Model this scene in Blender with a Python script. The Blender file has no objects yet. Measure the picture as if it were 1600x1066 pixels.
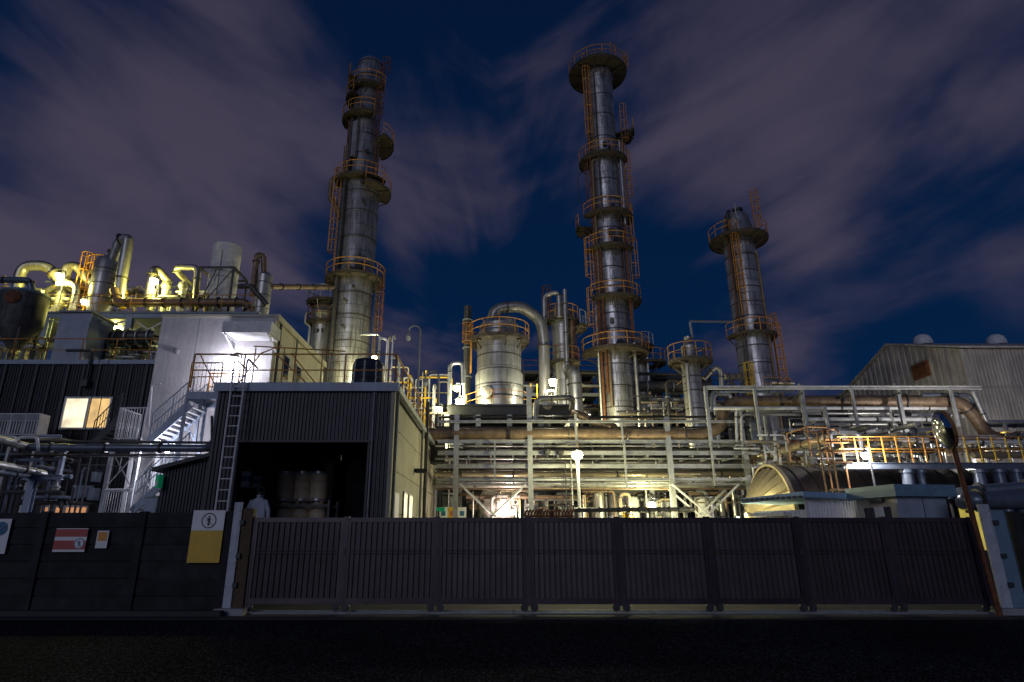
import bpy, math, random
from math import sin, cos, pi, radians as RAD, atan2, sqrt, hypot
from mathutils import Vector as V, Matrix

random.seed(7)
S = bpy.context.scene
COL = S.collection

# ------------------------------------------------------------------ camera
F, U0, V0, H = 950.0, 770.0, 533.0, 1.5
PITCH = math.atan(303 / 950.0)
cp, sp = cos(PITCH), sin(PITCH)
cam = bpy.data.cameras.new('camera')
cam.sensor_width = 36
cam.lens = F / 1600 * 36
cam.shift_x = 30 / 1600
cam.clip_end = 4000
camo = bpy.data.objects.new('camera', cam)
camo.location = (0, 0, H)
camo.rotation_euler = (pi / 2 + PITCH, 0, 0)
COL.objects.link(camo)
S.camera = camo


def ray(u, v):
    s = (V0 - v) / F
    return V(((u - U0) / F, cp - sp * s, sp + cp * s))


def at(u, v, Y):
    d = ray(u, v)
    t = Y / d.y
    return V((d.x * t, Y, H + d.z * t))


def zof(v, Y): return at(0, v, Y).z
def xof(u, v, Y): return at(u, v, Y).x
def ppm(v, Y): return F / (Y / ray(0, v).y)      # pixels per metre


# ------------------------------------------------------------------ world: night sky with long-exposure clouds
W = bpy.data.worlds.new('World')
S.world = W
W.use_nodes = True
nt = W.node_tree
nt.nodes.clear()


def nd(tree, kind, **kw):
    n = tree.nodes.new(kind)
    for k, v in kw.items():
        if k == 'ins':
            for a, b in v.items():
                n.inputs[a].default_value = b
        else:
            setattr(n, k, v)
    return n


def mth(tree, op, a, b=None, c=None, clamp=False):
    n = tree.nodes.new('ShaderNodeMath')
    n.operation = op
    n.use_clamp = clamp
    for i, x in enumerate((a, b, c)):
        if x is None:
            continue
        if isinstance(x, (int, float)):
            n.inputs[i].default_value = x
        else:
            tree.links.new(x, n.inputs[i])
    return n.outputs[0]


def build_sky():
    L = nt.links.new
    tc = nd(nt, 'ShaderNodeTexCoord')
    sep = nd(nt, 'ShaderNodeSeparateXYZ')
    L(tc.outputs['Generated'], sep.inputs[0])
    x, y, z = sep.outputs
    # streaks run away from a point low in the sky (the clouds drift towards the viewer)
    q = mth(nt, 'SUBTRACT', z, mth(nt, 'MULTIPLY', y, 0.30))
    r = mth(nt, 'SQRT', mth(nt, 'ADD', mth(nt, 'MULTIPLY', x, x), mth(nt, 'ADD', mth(nt, 'MULTIPLY', q, q), 0.012)))
    cb = nd(nt, 'ShaderNodeCombineXYZ')
    L(mth(nt, 'MULTIPLY', mth(nt, 'DIVIDE', x, r), 1.7), cb.inputs[0])
    L(mth(nt, 'MULTIPLY', mth(nt, 'DIVIDE', q, r), 1.7), cb.inputs[1])
    L(mth(nt, 'MULTIPLY', r, 3.0), cb.inputs[2])
    n1 = nd(nt, 'ShaderNodeTexNoise', ins={'Scale': 1.9, 'Detail': 5.0, 'Roughness': 0.5, 'Distortion': 0.35})
    L(cb.outputs[0], n1.inputs['Vector'])
    n2 = nd(nt, 'ShaderNodeTexNoise', ins={'Scale': 3.0, 'Detail': 4.0, 'Roughness': 0.5, 'Distortion': 0.9})
    cb3 = nd(nt, 'ShaderNodeCombineXYZ')
    L(mth(nt, 'MULTIPLY', x, .60), cb3.inputs[0])
    L(mth(nt, 'MULTIPLY', y, .8), cb3.inputs[1])
    L(mth(nt, 'MULTIPLY', mth(nt, 'SUBTRACT', z, mth(nt, 'MULTIPLY', mth(nt, 'ABSOLUTE', x), .38)), 2.1), cb3.inputs[2])
    L(cb3.outputs[0], n2.inputs['Vector'])
    dens = mth(nt, 'ADD', mth(nt, 'MULTIPLY', mth(nt, 'SUBTRACT', n1.outputs[0], 0.5), 1.1), mth(nt, 'MULTIPLY', mth(nt, 'SUBTRACT', n2.outputs[0], 0.5), 2.2))
    n3 = nd(nt, 'ShaderNodeTexNoise', ins={'Scale': 5.5, 'Detail': 5.0, 'Roughness': 0.6, 'Distortion': 0.2})
    cb2 = nd(nt, 'ShaderNodeCombineXYZ')
    L(mth(nt, 'MULTIPLY', mth(nt, 'DIVIDE', x, r), 1.5), cb2.inputs[0])
    L(mth(nt, 'MULTIPLY', mth(nt, 'DIVIDE', q, r), 1.5), cb2.inputs[1])
    L(mth(nt, 'MULTIPLY', r, .9), cb2.inputs[2])
    L(cb2.outputs[0], n3.inputs['Vector'])
    dens = mth(nt, 'ADD', dens, mth(nt, 'MULTIPLY', mth(nt, 'SUBTRACT', n3.outputs[0], 0.5), 0.4))
    acc = mth(nt, 'ADD', dens, -0.08)
    # where the cloud banks stand and where the sky is open
    for (u, v, w, k) in [(330, 200, .95, 45), (100, 330, .95, 30), (640, 210, .50, 110), (720, 340, .75, 130), (1090, 230, .9, 90),
                         (1420, 90, .7, 40), (1250, 130, .45, 60), (640, 560, .8, 260), (1280, 400, 1.0, 200), (40, 30, -.55, 45),
                         (830, 430, -.7, 140), (560, 40, -.55, 120), (1480, 290, -.5, 90), (880, 110, .15, 160), (560, 440, -.2, 160),
                         (1060, 440, -1.0, 130), (1200, 600, 1.0, 200), (1560, 420, .7, 200), (1000, 40, -.35, 120), (1380, 500, -.6, 140), (700, 470, -.8, 150),
                         (820, 250, -.2, 260), (1180, 350, -.25, 260)]:
        d = ray(u, v).normalized()
        dp = nd(nt, 'ShaderNodeVectorMath', operation='DOT_PRODUCT')
        L(tc.outputs['Generated'], dp.inputs[0])
        dp.inputs[1].default_value = d
        g = mth(nt, 'EXPONENT', mth(nt, 'MULTIPLY', mth(nt, 'SUBTRACT', dp.outputs['Value'], 1.0), float(k)))
        acc = mth(nt, 'ADD', acc, mth(nt, 'MULTIPLY', g, w * .62))
    mr = nd(nt, 'ShaderNodeMapRange', interpolation_type='SMOOTHSTEP')
    mr.inputs['From Min'].default_value = -0.25
    mr.inputs['From Max'].default_value = 0.85
    L(acc, mr.inputs['Value'])
    # clear sky: blue, darker overhead; cloud: mauve lit by the town, warmer and brighter low down
    el = nd(nt, 'ShaderNodeMapRange')
    el.inputs['From Min'].default_value = 0.15
    el.inputs['From Max'].default_value = 0.85
    L(z, el.inputs['Value'])
    m1 = nd(nt, 'ShaderNodeMix', data_type='RGBA')
    m1.inputs[6].default_value = (0.0012, 0.0145, 0.056, 1)
    m1.inputs[7].default_value = (0.0012, 0.0070, 0.030, 1)
    L(el.outputs[0], m1.inputs[0])
    m2 = nd(nt, 'ShaderNodeMix', data_type='RGBA')
    m2.inputs[6].default_value = (0.072, 0.060, 0.097, 1)
    m2.inputs[7].default_value = (0.041, 0.037, 0.066, 1)
    L(el.outputs[0], m2.inputs[0])
    m3 = nd(nt, 'ShaderNodeMix', data_type='RGBA')
    L(mr.outputs[0], m3.inputs[0])
    L(m1.outputs[2], m3.inputs[6])
    L(m2.outputs[2], m3.inputs[7])
    bg = nd(nt, 'ShaderNodeBackground', ins={'Strength': 1.0})
    L(m3.outputs[2], bg.inputs[0])
    out = nd(nt, 'ShaderNodeOutputWorld')
    L(bg.outputs[0], out.inputs[0])


build_sky()

# the one distant light: a faint bluish glow from the street side, low and soft
sun = bpy.data.lights.new('night_glow', 'SUN')
sun.energy = 0.34
sun.angle = RAD(25)
sun.color = (0.78, 0.80, 1.0)
suno = bpy.data.objects.new('night_glow', sun)
suno.rotation_euler = (RAD(74), 0, RAD(-16))
COL.objects.link(suno)

vs = S.view_settings
vs.view_transform = 'Standard'
vs.look = 'None'
vs.exposure = 0
vs.gamma = 1
vs.use_curve_mapping = False
try:
    S.cycles.sample_clamp_indirect = 4
    S.cycles.max_bounces = 6
    S.cycles.use_denoising = True
except Exception:
    pass

# ------------------------------------------------------------------ mesh builder
class MB:
    def __init__(s):
        s.v, s.f = [], []

    def add(s, vs_, fs):
        o = len(s.v)
        s.v += [V(p) for p in vs_]
        s.f += [tuple(i + o for i in f) for f in fs]
        return s

    def box(s, c, sz, rz=0.0, taper=1.0):
        c = V(c)
        hx, hy, hz = sz[0] / 2, sz[1] / 2, sz[2] / 2
        R = Matrix.Rotation(rz, 3, 'Z')
        p = []
        for k in (-1, 1):
            t = taper if k > 0 else 1
            for a, b in ((-1, -1), (1, -1), (1, 1), (-1, 1)):
                p.append(c + R @ V((a * hx * t, b * hy * t, k * hz)))
        return s.add(p, [(3, 2, 1, 0), (4, 5, 6, 7), (0, 1, 5, 4), (1, 2, 6, 5), (2, 3, 7, 6), (3, 0, 4, 7)])

    def bx(s, x0, x1, y0, y1, z0, z1):
        return s.box(((x0 + x1) / 2, (y0 + y1) / 2, (z0 + z1) / 2), (abs(x1 - x0), abs(y1 - y0), abs(z1 - z0)))

    def bar(s, p, q, w, h=None, up=(0, 0, 1)):
        p, q = V(p), V(q)
        h = h or w
        d = (q - p)
        if d.length < 1e-6:
            return s
        d.normalize()
        upv = V(up)
        if abs(d.dot(upv)) > .98:
            upv = V((0, 1, 0))
        a = d.cross(upv).normalized()
        b = a.cross(d)
        P = []
        for c in (p, q):
            for i, j in ((-1, -1), (1, -1), (1, 1), (-1, 1)):
                P.append(c + a * (i * w / 2) + b * (j * h / 2))
        return s.add(P, [(3, 2, 1, 0), (4, 5, 6, 7), (0, 1, 5, 4), (1, 2, 6, 5), (2, 3, 7, 6), (3, 0, 4, 7)])

    def ibeam(s, p, q, w, h, t=.03, up=(0, 0, 1)):
        p, q = V(p), V(q)
        d = (q - p).normalized()
        upv = V(up)
        if abs(d.dot(upv)) > .98:
            upv = V((0, 1, 0))
        a = d.cross(upv).normalized()
        b = a.cross(d)
        s.bar(p, q, t, h - 2 * t, upv)
        for k in (-1, 1):
            o = b * (k * (h / 2 - t / 2))
            s.bar(p + o, q + o, w, t, upv)
        return s

    def tube(s, pts, r, n=10, bend=0.0, seg=5, caps=True, r2=None):
        pts = [V(p) for p in pts]
        if bend > 0 and len(pts) > 2:
            out = [pts[0]]
            for i in range(1, len(pts) - 1):
                a, b, c = pts[i - 1], pts[i], pts[i + 1]
                d1, d2 = (a - b), (c - b)
                l1, l2 = d1.length, d2.length
                if l1 < 1e-6 or l2 < 1e-6:
                    continue
                d1 /= l1
                d2 /= l2
                ang = d1.angle(d2)
                if ang > pi - .05:
                    out.append(b)
                    continue
                t = min(bend / math.tan(ang / 2), l1 * .48, l2 * .48)
                p0, p1 = b + d1 * t, b + d2 * t
                for k in range(seg + 1):
                    w = k / seg
                    out.append(p0 * (1 - w) ** 2 + b * (2 * w * (1 - w)) + p1 * w ** 2)
            out.append(pts[-1])
            pts = out
        ds = []
        for i in range(len(pts)):
            a = pts[max(i - 1, 0)]
            b = pts[min(i + 1, len(pts) - 1)]
            ds.append((b - a).normalized())
        u = ds[0].orthogonal().normalized()
        vs_, fs = [], []
        m = len(pts)
        for i, p in enumerate(pts):
            u = (u - ds[i] * u.dot(ds[i]))
            u = u.normalized() if u.length > 1e-6 else ds[i].orthogonal().normalized()
            w = ds[i].cross(u)
            rr = r if r2 is None else r + (r2 - r) * i / (m - 1)
            for k in range(n):
                a = 2 * pi * k / n
                vs_.append(p + u * (rr * cos(a)) + w * (rr * sin(a)))
        for i in range(m - 1):
            for k in range(n):
                fs.append((i * n + k, i * n + (k + 1) % n, (i + 1) * n + (k + 1) % n, (i + 1) * n + k))
        if caps:
            fs.append(tuple(range(n - 1, -1, -1)))
            fs.append(tuple((m - 1) * n + k for k in range(n)))
        return s.add(vs_, fs)

    def lathe(s, prof, c, n=32, ax='z', a0=0.0, a1=360.0):
        c = V(c)
        full = abs(a1 - a0) > 359.9
        cols = n if full else n + 1
        vs_, fs = [], []
        for (r, h) in prof:
            for k in range(cols):
                a = RAD(a0) + RAD(a1 - a0) * k / n
                if ax == 'z':
                    vs_.append(c + V((r * cos(a), r * sin(a), h)))
                elif ax == 'x':
                    vs_.append(c + V((h, r * cos(a), r * sin(a))))
                else:
                    vs_.append(c + V((r * sin(a), h, r * cos(a))))
        for i in range(len(prof) - 1):
            for k in range(n):
                k2 = (k + 1) % cols if full else k + 1
                fs.append((i * cols + k, i * cols + k2, (i + 1) * cols + k2, (i + 1) * cols + k))
        return s.add(vs_, fs)

    def cyl(s, c, r, z0, z1, n=24, r2=None):
        r2 = r if r2 is None else r2
        return s.lathe([(0.001, z0), (r, z0), (r2, z1), (0.001, z1)], (c[0], c[1], 0), n)

    def arc(s, c, R, z, a0, a1, r, n=6, step=12):
        m = max(2, int(abs(a1 - a0) / step))
        pts = [V((c[0] + R * cos(RAD(a0 + (a1 - a0) * i / m)), c[1] + R * sin(RAD(a0 + (a1 - a0) * i / m)), z)) for i in range(m + 1)]
        return s.tube(pts, r, n)

    def corr(s, p, q, z0, z1, pitch=.1, depth=.03, out=None, zt=None):
        """ribbed sheet standing from p to q, ribs upright, trapezoid profile"""
        p, q = V((p[0], p[1], 0)), V((q[0], q[1], 0))
        d = q - p
        L = d.length
        d /= L
        o = V((d.y, -d.x, 0)) if out is None else V(out)
        n = max(1, int(round(L / pitch)))
        P = []
        for i in range(n):
            for w, h in ((0, 0), (.3, 0), (.45, 1), (.85, 1)):
                P.append((L * (i + w) / n, h))
        P.append((L, 0))
        vs_ = []
        for (t, h) in P:
            b = p + d * t + o * (h * depth)
            top = z1 if zt is None else z1 + (zt - z1) * t / L
            vs_ += [(b.x, b.y, z0), (b.x, b.y, top)]
        fs = [(2 * i, 2 * i + 2, 2 * i + 3, 2 * i + 1) for i in range(len(P) - 1)]
        return s.add(vs_, fs)

    def poly(s, pts, off):
        """flat polygon pts extruded by vector off"""
        n = len(pts)
        off = V(off)
        P = [V(p) for p in pts] + [V(p) + off for p in pts]
        fs = [tuple(range(n - 1, -1, -1)), tuple(range(n, 2 * n))]
        fs += [(i, (i + 1) % n, n + (i + 1) % n, n + i) for i in range(n)]
        return s.add(P, fs)

    def build(s, name, mat, parent=None, loc=None):
        base = V((0, 0, 0))
        if parent is not None:
            b = parent
            while b is not None:
                base += b.location
                b = b.parent
        elif loc is not None:
            base = V(loc)
        else:
            lo = [min(p[i] for p in s.v) for i in range(3)]
            hi = [max(p[i] for p in s.v) for i in range(3)]
            base = V(((lo[0] + hi[0]) / 2, (lo[1] + hi[1]) / 2, lo[2]))
        me = bpy.data.meshes.new(name)
        me.from_pydata([tuple(p - base) for p in s.v], [], s.f)
        me.validate()
        me.polygons.foreach_set('use_smooth', [True] * len(me.polygons))
        me.set_sharp_from_angle(angle=RAD(38))
        me.materials.append(mat)
        me.update()
        o = bpy.data.objects.new(name, me)
        COL.objects.link(o)
        if parent is not None:
            o.parent = parent
        else:
            o.location = base
        return o


LABELS = {}


def tag(o, label, cat, group=None, kind=None):
    if label:
        o['label'] = label
        LABELS.setdefault(label, []).append(o.name)
    if cat:
        o['category'] = cat
    if group:
        o['group'] = group
    if kind:
        o['kind'] = kind
    return o


def thing(name, label, cat, loc, group=None):
    o = bpy.data.objects.new(name, None)
    o.empty_display_size = .3
    COL.objects.link(o)
    o.location = V(loc)
    return tag(o, label, cat, group)


def solo(name, mb, mat, label, cat, group=None, loc=None):
    return tag(mb.build(name, mat, None, loc), label, cat, group)


def copy_tree(o, parent=None):
    c = o.copy()
    COL.objects.link(c)
    if parent:
        c.parent = parent
    for ch in list(o.children):
        copy_tree(ch, c)
    return c


ORD = ['first', 'second', 'third', 'fourth', 'fifth', 'sixth', 'seventh', 'eighth', 'ninth', 'tenth', 'eleventh', 'twelfth', 'thirteenth',
       'fourteenth', 'fifteenth', 'sixteenth', 'seventeenth', 'eighteenth', 'nineteenth', 'twentieth', 'twenty-first', 'twenty-second', 'twenty-third',
       'twenty-fourth', 'twenty-fifth', 'twenty-sixth', 'twenty-seventh', 'twenty-eighth', 'twenty-ninth', 'thirtieth']

# ------------------------------------------------------------------ materials
def mat(name, col, rough=.6, metal=0.0, var=.25, scale=3.0, rust=0.0, rustcol=(.13, .05, .02), bump=.0, bscale=20., streak=0.0, rnd=0.0, seams=None, emit=None, spec=.5, streakcol=(.03, .027, .022)):
    m = bpy.data.materials.new(name)
    m.use_nodes = True
    t = m.node_tree
    L = t.links.new
    b = t.nodes['Principled BSDF']
    b.inputs['Roughness'].default_value = rough
    b.inputs['Metallic'].default_value = metal
    b.inputs['Specular IOR Level'].default_value = spec
    tc = nd(t, 'ShaderNodeTexCoord')
    vec = tc.outputs['Object']
    c = nd(t, 'ShaderNodeRGB')
    c.outputs[0].default_value = (*col, 1)
    cur = c.outputs[0]

    def mix(fac, a, bb, mode='MIX'):
        x = nd(t, 'ShaderNodeMix', data_type='RGBA', blend_type=mode)
        if isinstance(fac, (int, float)):
            x.inputs[0].default_value = fac
        else:
            L(fac, x.inputs[0])
        L(a, x.inputs[6]) if not isinstance(a, tuple) else setattr(x.inputs[6], 'default_value', (*a, 1))
        L(bb, x.inputs[7]) if not isinstance(bb, tuple) else setattr(x.inputs[7], 'default_value', (*bb, 1))
        return x.outputs[2]
    if var:
        n = nd(t, 'ShaderNodeTexNoise', ins={'Scale': scale, 'Detail': 5.0, 'Roughness': .6})
        L(vec, n.inputs['Vector'])
        mr = nd(t, 'ShaderNodeMapRange')
        mr.inputs['From Min'].default_value = .3
        mr.inputs['From Max'].default_value = .7
        mr.inputs['To Min'].default_value = 1 - var
        mr.inputs['To Max'].default_value = 1 + var
        L(n.outputs[0], mr.inputs['Value'])
        h = nd(t, 'ShaderNodeMix', data_type='RGBA', blend_type='MULTIPLY')
        h.inputs[0].default_value = 1
        L(cur, h.inputs[6])
        cc = nd(t, 'ShaderNodeCombineColor')
        for i in range(3):
            L(mr.outputs[0], cc.inputs[i])
        L(cc.outputs[0], h.inputs[7])
        cur = h.outputs[2]
    hgt = None
    if rnd:
        oi = nd(t, 'ShaderNodeObjectInfo')
        mr = nd(t, 'ShaderNodeMapRange')
        mr.inputs['To Min'].default_value = 1 - rnd
        mr.inputs['To Max'].default_value = 1 + rnd
        L(oi.outputs['Random'], mr.inputs['Value'])
        cc = nd(t, 'ShaderNodeCombineColor')
        for i in range(3):
            L(mr.outputs[0], cc.inputs[i])
        cur = mix(1.0, cur, cc.outputs[0], 'MULTIPLY')
    if seams:
        R, bw, bh = seams
        sp_ = nd(t, 'ShaderNodeSeparateXYZ')
        L(vec, sp_.inputs[0])
        a = mth(t, 'MULTIPLY', mth(t, 'ARCTAN2', sp_.outputs[1], sp_.outputs[0]), R)
        cb = nd(t, 'ShaderNodeCombineXYZ')
        L(a, cb.inputs[0])
        L(sp_.outputs[2], cb.inputs[1])
        br = nd(t, 'ShaderNodeTexBrick', ins={'Scale': 1.0, 'Mortar Size': .022, 'Mortar Smooth': .3, 'Brick Width': bw, 'Row Height': bh, 'Bias': 0.0})
        br.inputs['Color1'].default_value = (.78, .78, .78, 1)
        br.inputs['Color2'].default_value = (1.0, 1.0, 1.0, 1)
        br.inputs['Mortar'].default_value = (.22, .2, .18, 1)
        L(cb.outputs[0], br.inputs['Vector'])
        cur = mix(1.0, cur, br.outputs['Color'], 'MULTIPLY')
        hgt = br.outputs['Fac']
    if streak:
        mp = nd(t, 'ShaderNodeMapping')
        mp.inputs['Scale'].default_value = (5, 5, .35)
        L(vec, mp.inputs[0])
        n = nd(t, 'ShaderNodeTexNoise', ins={'Scale': 1.3, 'Detail': 6.0, 'Roughness': .65})
        L(mp.outputs[0], n.inputs['Vector'])
        mr = nd(t, 'ShaderNodeMapRange')
        mr.inputs['From Min'].default_value = .48
        mr.inputs['From Max'].default_value = .72
        mr.inputs['To Max'].default_value = streak
        L(n.outputs[0], mr.inputs['Value'])
        cur = mix(mr.outputs[0], cur, streakcol)
    if rust:
        n = nd(t, 'ShaderNodeTexNoise', ins={'Scale': 4.0, 'Detail': 8.0, 'Roughness': .7})
        L(vec, n.inputs['Vector'])
        mr = nd(t, 'ShaderNodeMapRange')
        mr.inputs['From Min'].default_value = .62 - rust * .3
        mr.inputs['From Max'].default_value = .72 - rust * .25
        mr.inputs['To Max'].default_value = .9
        L(n.outputs[0], mr.inputs['Value'])
        cur = mix(mr.outputs[0], cur, rustcol)
        if metal:
            L(mth(t, 'MULTIPLY', mth(t, 'SUBTRACT', 1.0, mr.outputs[0]), metal), b.inputs['Metallic'])
    L(cur, b.inputs['Base Color'])
    if bump or hgt:
        bp = nd(t, 'ShaderNodeBump', ins={'Strength': max(bump, .25 if hgt else 0), 'Distance': .02})
        n = nd(t, 'ShaderNodeTexNoise', ins={'Scale': bscale, 'Detail': 6.0, 'Roughness': .6})
        L(vec, n.inputs['Vector'])
        src = n.outputs[0]
        if hgt:
            src = mth(t, 'SUBTRACT', mth(t, 'MULTIPLY', n.outputs[0], .3), hgt)
        L(src, bp.inputs['Height'])
        L(bp.outputs[0], b.inputs['Normal'])
    if emit:
        b.inputs['Emission Color'].default_value = (*emit[0], 1)
        b.inputs['Emission Strength'].default_value = emit[1]
    return m


M = dict(
    tower=mat('tower_cladding', (.60, .59, .60), .38, .75, .32, 1.2, seams=(1.3, 2.3, 1.15), streak=.9, rust=.2, rustcol=(.10, .055, .03)),
    clad=mat('vessel_cladding', (.60, .59, .56), .40, .7, .15, 1.5, seams=(1.5, 1.9, 1.4), streak=.55),
    clad_s=mat('plain_cladding', (.52, .51, .48), .42, .75, .2, 2.0, streak=.5),
    steel=mat('galvanised_steel', (.46, .47, .47), .5, .55, .22, 4, rust=.10),
    white=mat('white_paint', (.72, .73, .74), .5, 0, .15, 3, rust=.05),
    grey=mat('grey_paint', (.26, .28, .30), .55, 0, .25, 3, rust=.06),
    dgrey=mat('dark_paint', (.05, .053, .06), .55, 0, .3, 3, rust=.08),
    blue=mat('blue_paint', (.17, .28, .38), .5, 0, .2, 2, rust=.03),
    blue_l=mat('pale_blue_panel', (.36, .43, .54), .5, 0, .15, 2, streak=.2),
    orange=mat('orange_paint', (.56, .25, .045), .55, 0, .3, 5, rust=.18, rustcol=(.26, .09, .02)),
    yellow=mat('yellow_paint', (.75, .48, .03), .5, 0, .2, 5, rust=.1),
    rusty=mat('rusted_steel', (.19, .07, .03), .8, 0, .5, 6, rust=.3, rustcol=(.07, .03, .02), bump=.3),
    brown=mat('weathered_pipe_cladding', (.25, .175, .115), .5, .35, .35, 2.5, rust=.2, rustcol=(.10, .05, .03), streak=.35),
    pipe=mat('silver_pipe', (.62, .62, .60), .38, .7, .2, 3, rust=.06),
    pipe_d=mat('dark_pipe', (.075, .072, .07), .45, .4, .3, 3, rust=.12),
    pipe_b=mat('slate_blue_pipe', (.16, .19, .25), .32, .3, .2, 3),
    duct=mat('ribbed_duct', (.42, .40, .36), .4, .65, .25, 2, streak=.5, rust=.1),
    wallw=mat('rough_white_wall', (.62, .60, .60), .85, 0, .16, 1.0, bump=.8, bscale=9, streak=.3, streakcol=(.28, .26, .26)),
    cream=mat('cream_lamplit_wall', (.58, .54, .42), .75, 0, .12, 1.5, streak=.25, streakcol=(.25, .2, .12)),
    corr_d=mat('dark_ribbed_cladding', (.036, .036, .048), .5, .3, .35, 1.2, streak=.5, rnd=.1),
    corr_y=mat('lamplit_ribbed_cladding', (.36, .34, .25), .6, 0, .15, 1.0, streak=.3, streakcol=(.15, .12, .07)),
    corr_w=mat('white_ribbed_cladding', (.84, .82, .87), .55, 0, .1, 2.0),
    corr_b=mat('weathered_warehouse_cladding', (.42, .39, .36), .85, .0, .3, .5, streak=.65, rnd=.12, streakcol=(.12, .10, .085), rust=.10, rustcol=(.12, .08, .06)),
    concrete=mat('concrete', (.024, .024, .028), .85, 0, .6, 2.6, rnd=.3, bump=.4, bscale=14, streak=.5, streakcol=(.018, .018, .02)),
    block=mat('pale_concrete', (.35, .35, .36), .85, 0, .2, 4, bump=.3),
    ground=mat('yard_concrete', (.075, .072, .066), .8, 0, .35, .6, bump=.3, bscale=6),
    asphalt=mat('asphalt', (.012, .012, .014), .8, 0, .5, 30, bump=1.0, bscale=70, spec=.03),
    gate=mat('gate_paint', (.068, .049, .061), .42, .25, .3, 1.5, streak=.55, rnd=.15, rust=.05),
    black=mat('black_rubber', (.02, .02, .022), .6, 0, .2),
    black_t=mat('black_plastic_tank', (.03, .035, .05), .3, 0, .2),
    glass=mat('dark_glass', (.02, .025, .03), .08, 0, 0, spec=.8),
    mirror=mat('mirror_face', (.75, .78, .76), .05, 1.0, 0),
    red=mat('sign_red', (.50, .10, .09), .5, 0, .1),
    signw=mat('sign_white', (.88, .88, .90), .5, 0, .06),
    signy=mat('sign_yellow', (.80, .50, .04), .5, 0, .08, 6, streak=.15),
    signb=mat('sign_blue', (.05, .17, .30), .5, 0, .1),
    signk=mat('sign_black', (.025, .025, .03), .5, 0, 0),
    signo=mat('sign_orange', (.80, .35, .06), .5, 0, .3, 40),
    green=mat('glowing_green', (.02, .42, .20), .5, 0, .1, emit=((.02, .8, .35), .07)),  # faint glow added to the colour, on the plain board as well
    drum=mat('fibre_drum', (.50, .41, .30), .6, 0, .2, 4, rust=.05),
    drum_b=mat('steel_drum_band', (.35, .38, .42), .35, .6, .2),
    wood=mat('pallet_wood', (.22, .15, .09), .8, 0, .3, 8),
    cloth=mat('pale_cloth', (.45, .50, .62), .9, 0, .12, 4),
    insul=mat('cream_insulation', (.60, .50, .32), .28, .6, .12, 2),
    lit=mat('lit_window', (.8, .7, .5), .6, 0, .0, emit=((1.0, .62, .20), .85)),
    lit_w=mat('lit_window_bright', (.8, .75, .6), .6, 0, .0, emit=((1.0, .84, .55), 1.2)),
    lit_o=mat('lit_doorway', (.7, .5, .3), .6, 0, .0, emit=((1.0, .42, .16), .45)),
    lit_y=mat('lit_yellow_pane', (.7, .6, .2), .6, 0, .0, emit=((1.0, .80, .16), .40)),
    lamp_w=mat('lamp_white', (1, 1, 1), .4, 0, 0, emit=((.9, .93, 1.0), 40)),
    lamp_y=mat('lamp_yellow', (1, 1, .8), .4, 0, 0, emit=((1.0, .90, .45), 45)),
    lamp_off=mat('lamp_globe', (.75, .75, .72), .15, 0, 0),
    corr_l=mat('black_ribbed_cladding', (.020, .021, .028), .5, .3, .35, 1.0, streak=.4),
    orange_d=mat('dull_orange_paint', (.34, .16, .05), .6, 0, .4, 5, rust=.3, rustcol=(.14, .06, .02)),
    pale=mat('pale_steel_paint', (.60, .60, .58), .5, .2, .2, 4, rust=.08),
    deck=mat('stained_gallery_deck', (.085, .07, .055), .7, .2, .4, 3, rust=.2),
    hall=mat('hall_cladding', (.035, .035, .04), .7, 0, .3, 1),
    pallet_d=mat('dark_interior', (.05, .05, .055), .8, 0, .3),
)


def lit_blind(m):
    """the lit window's pane: a warm room seen through a pale blind, brighter at the top left"""
    t = m.node_tree
    L = t.links.new
    tc = nd(t, 'ShaderNodeTexCoord')
    n = nd(t, 'ShaderNodeTexNoise', ins={'Scale': 1.5, 'Detail': 3.0})
    L(tc.outputs['Object'], n.inputs['Vector'])
    b = t.nodes['Principled BSDF']
    L(mth(t, 'MULTIPLY', n.outputs[0], b.inputs['Emission Strength'].default_value * 1.9), b.inputs['Emission Strength'])


for k in ('lit', 'lit_w', 'lit_o', 'lit_y'):
    lit_blind(M[k])


def asphalt_glitter(m):  # aggregate grain, with pale chips in the colour standing in for glitter
    t = m.node_tree
    b = t.nodes['Principled BSDF']
    tc = nd(t, 'ShaderNodeTexCoord')
    n = nd(t, 'ShaderNodeTexVoronoi', ins={'Scale': 55.0})
    t.links.new(tc.outputs['Object'], n.inputs['Vector'])
    mr = nd(t, 'ShaderNodeMapRange')
    mr.inputs['To Min'].default_value = .55
    mr.inputs['To Max'].default_value = .95
    sc = nd(t, 'ShaderNodeSeparateColor')
    t.links.new(n.outputs['Color'], sc.inputs[0])
    t.links.new(sc.outputs[0], mr.inputs['Value'])
    t.links.new(mr.outputs[0], b.inputs['Roughness'])
    g = mth(t, 'POWER', sc.outputs[1], 5.0)
    big = nd(t, 'ShaderNodeTexNoise', ins={'Scale': .35, 'Detail': 4.0})
    t.links.new(tc.outputs['Object'], big.inputs['Vector'])
    g2 = mth(t, 'ADD', .006, mth(t, 'MULTIPLY', mth(t, 'MULTIPLY', g, big.outputs[0]), .30))
    cc = nd(t, 'ShaderNodeCombineColor')
    for i, k in enumerate((1.0, 1.0, 1.12)):
        t.links.new(mth(t, 'MULTIPLY', g2, k), cc.inputs[i])
    t.links.new(cc.outputs[0], b.inputs['Base Color'])


asphalt_glitter(M['asphalt'])

# ------------------------------------------------------------------ shared builders
YEL = (1.0, .95, .50)
WHT = (.86, .84, 1.0)
PNK = (1.0, .80, .70)


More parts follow.
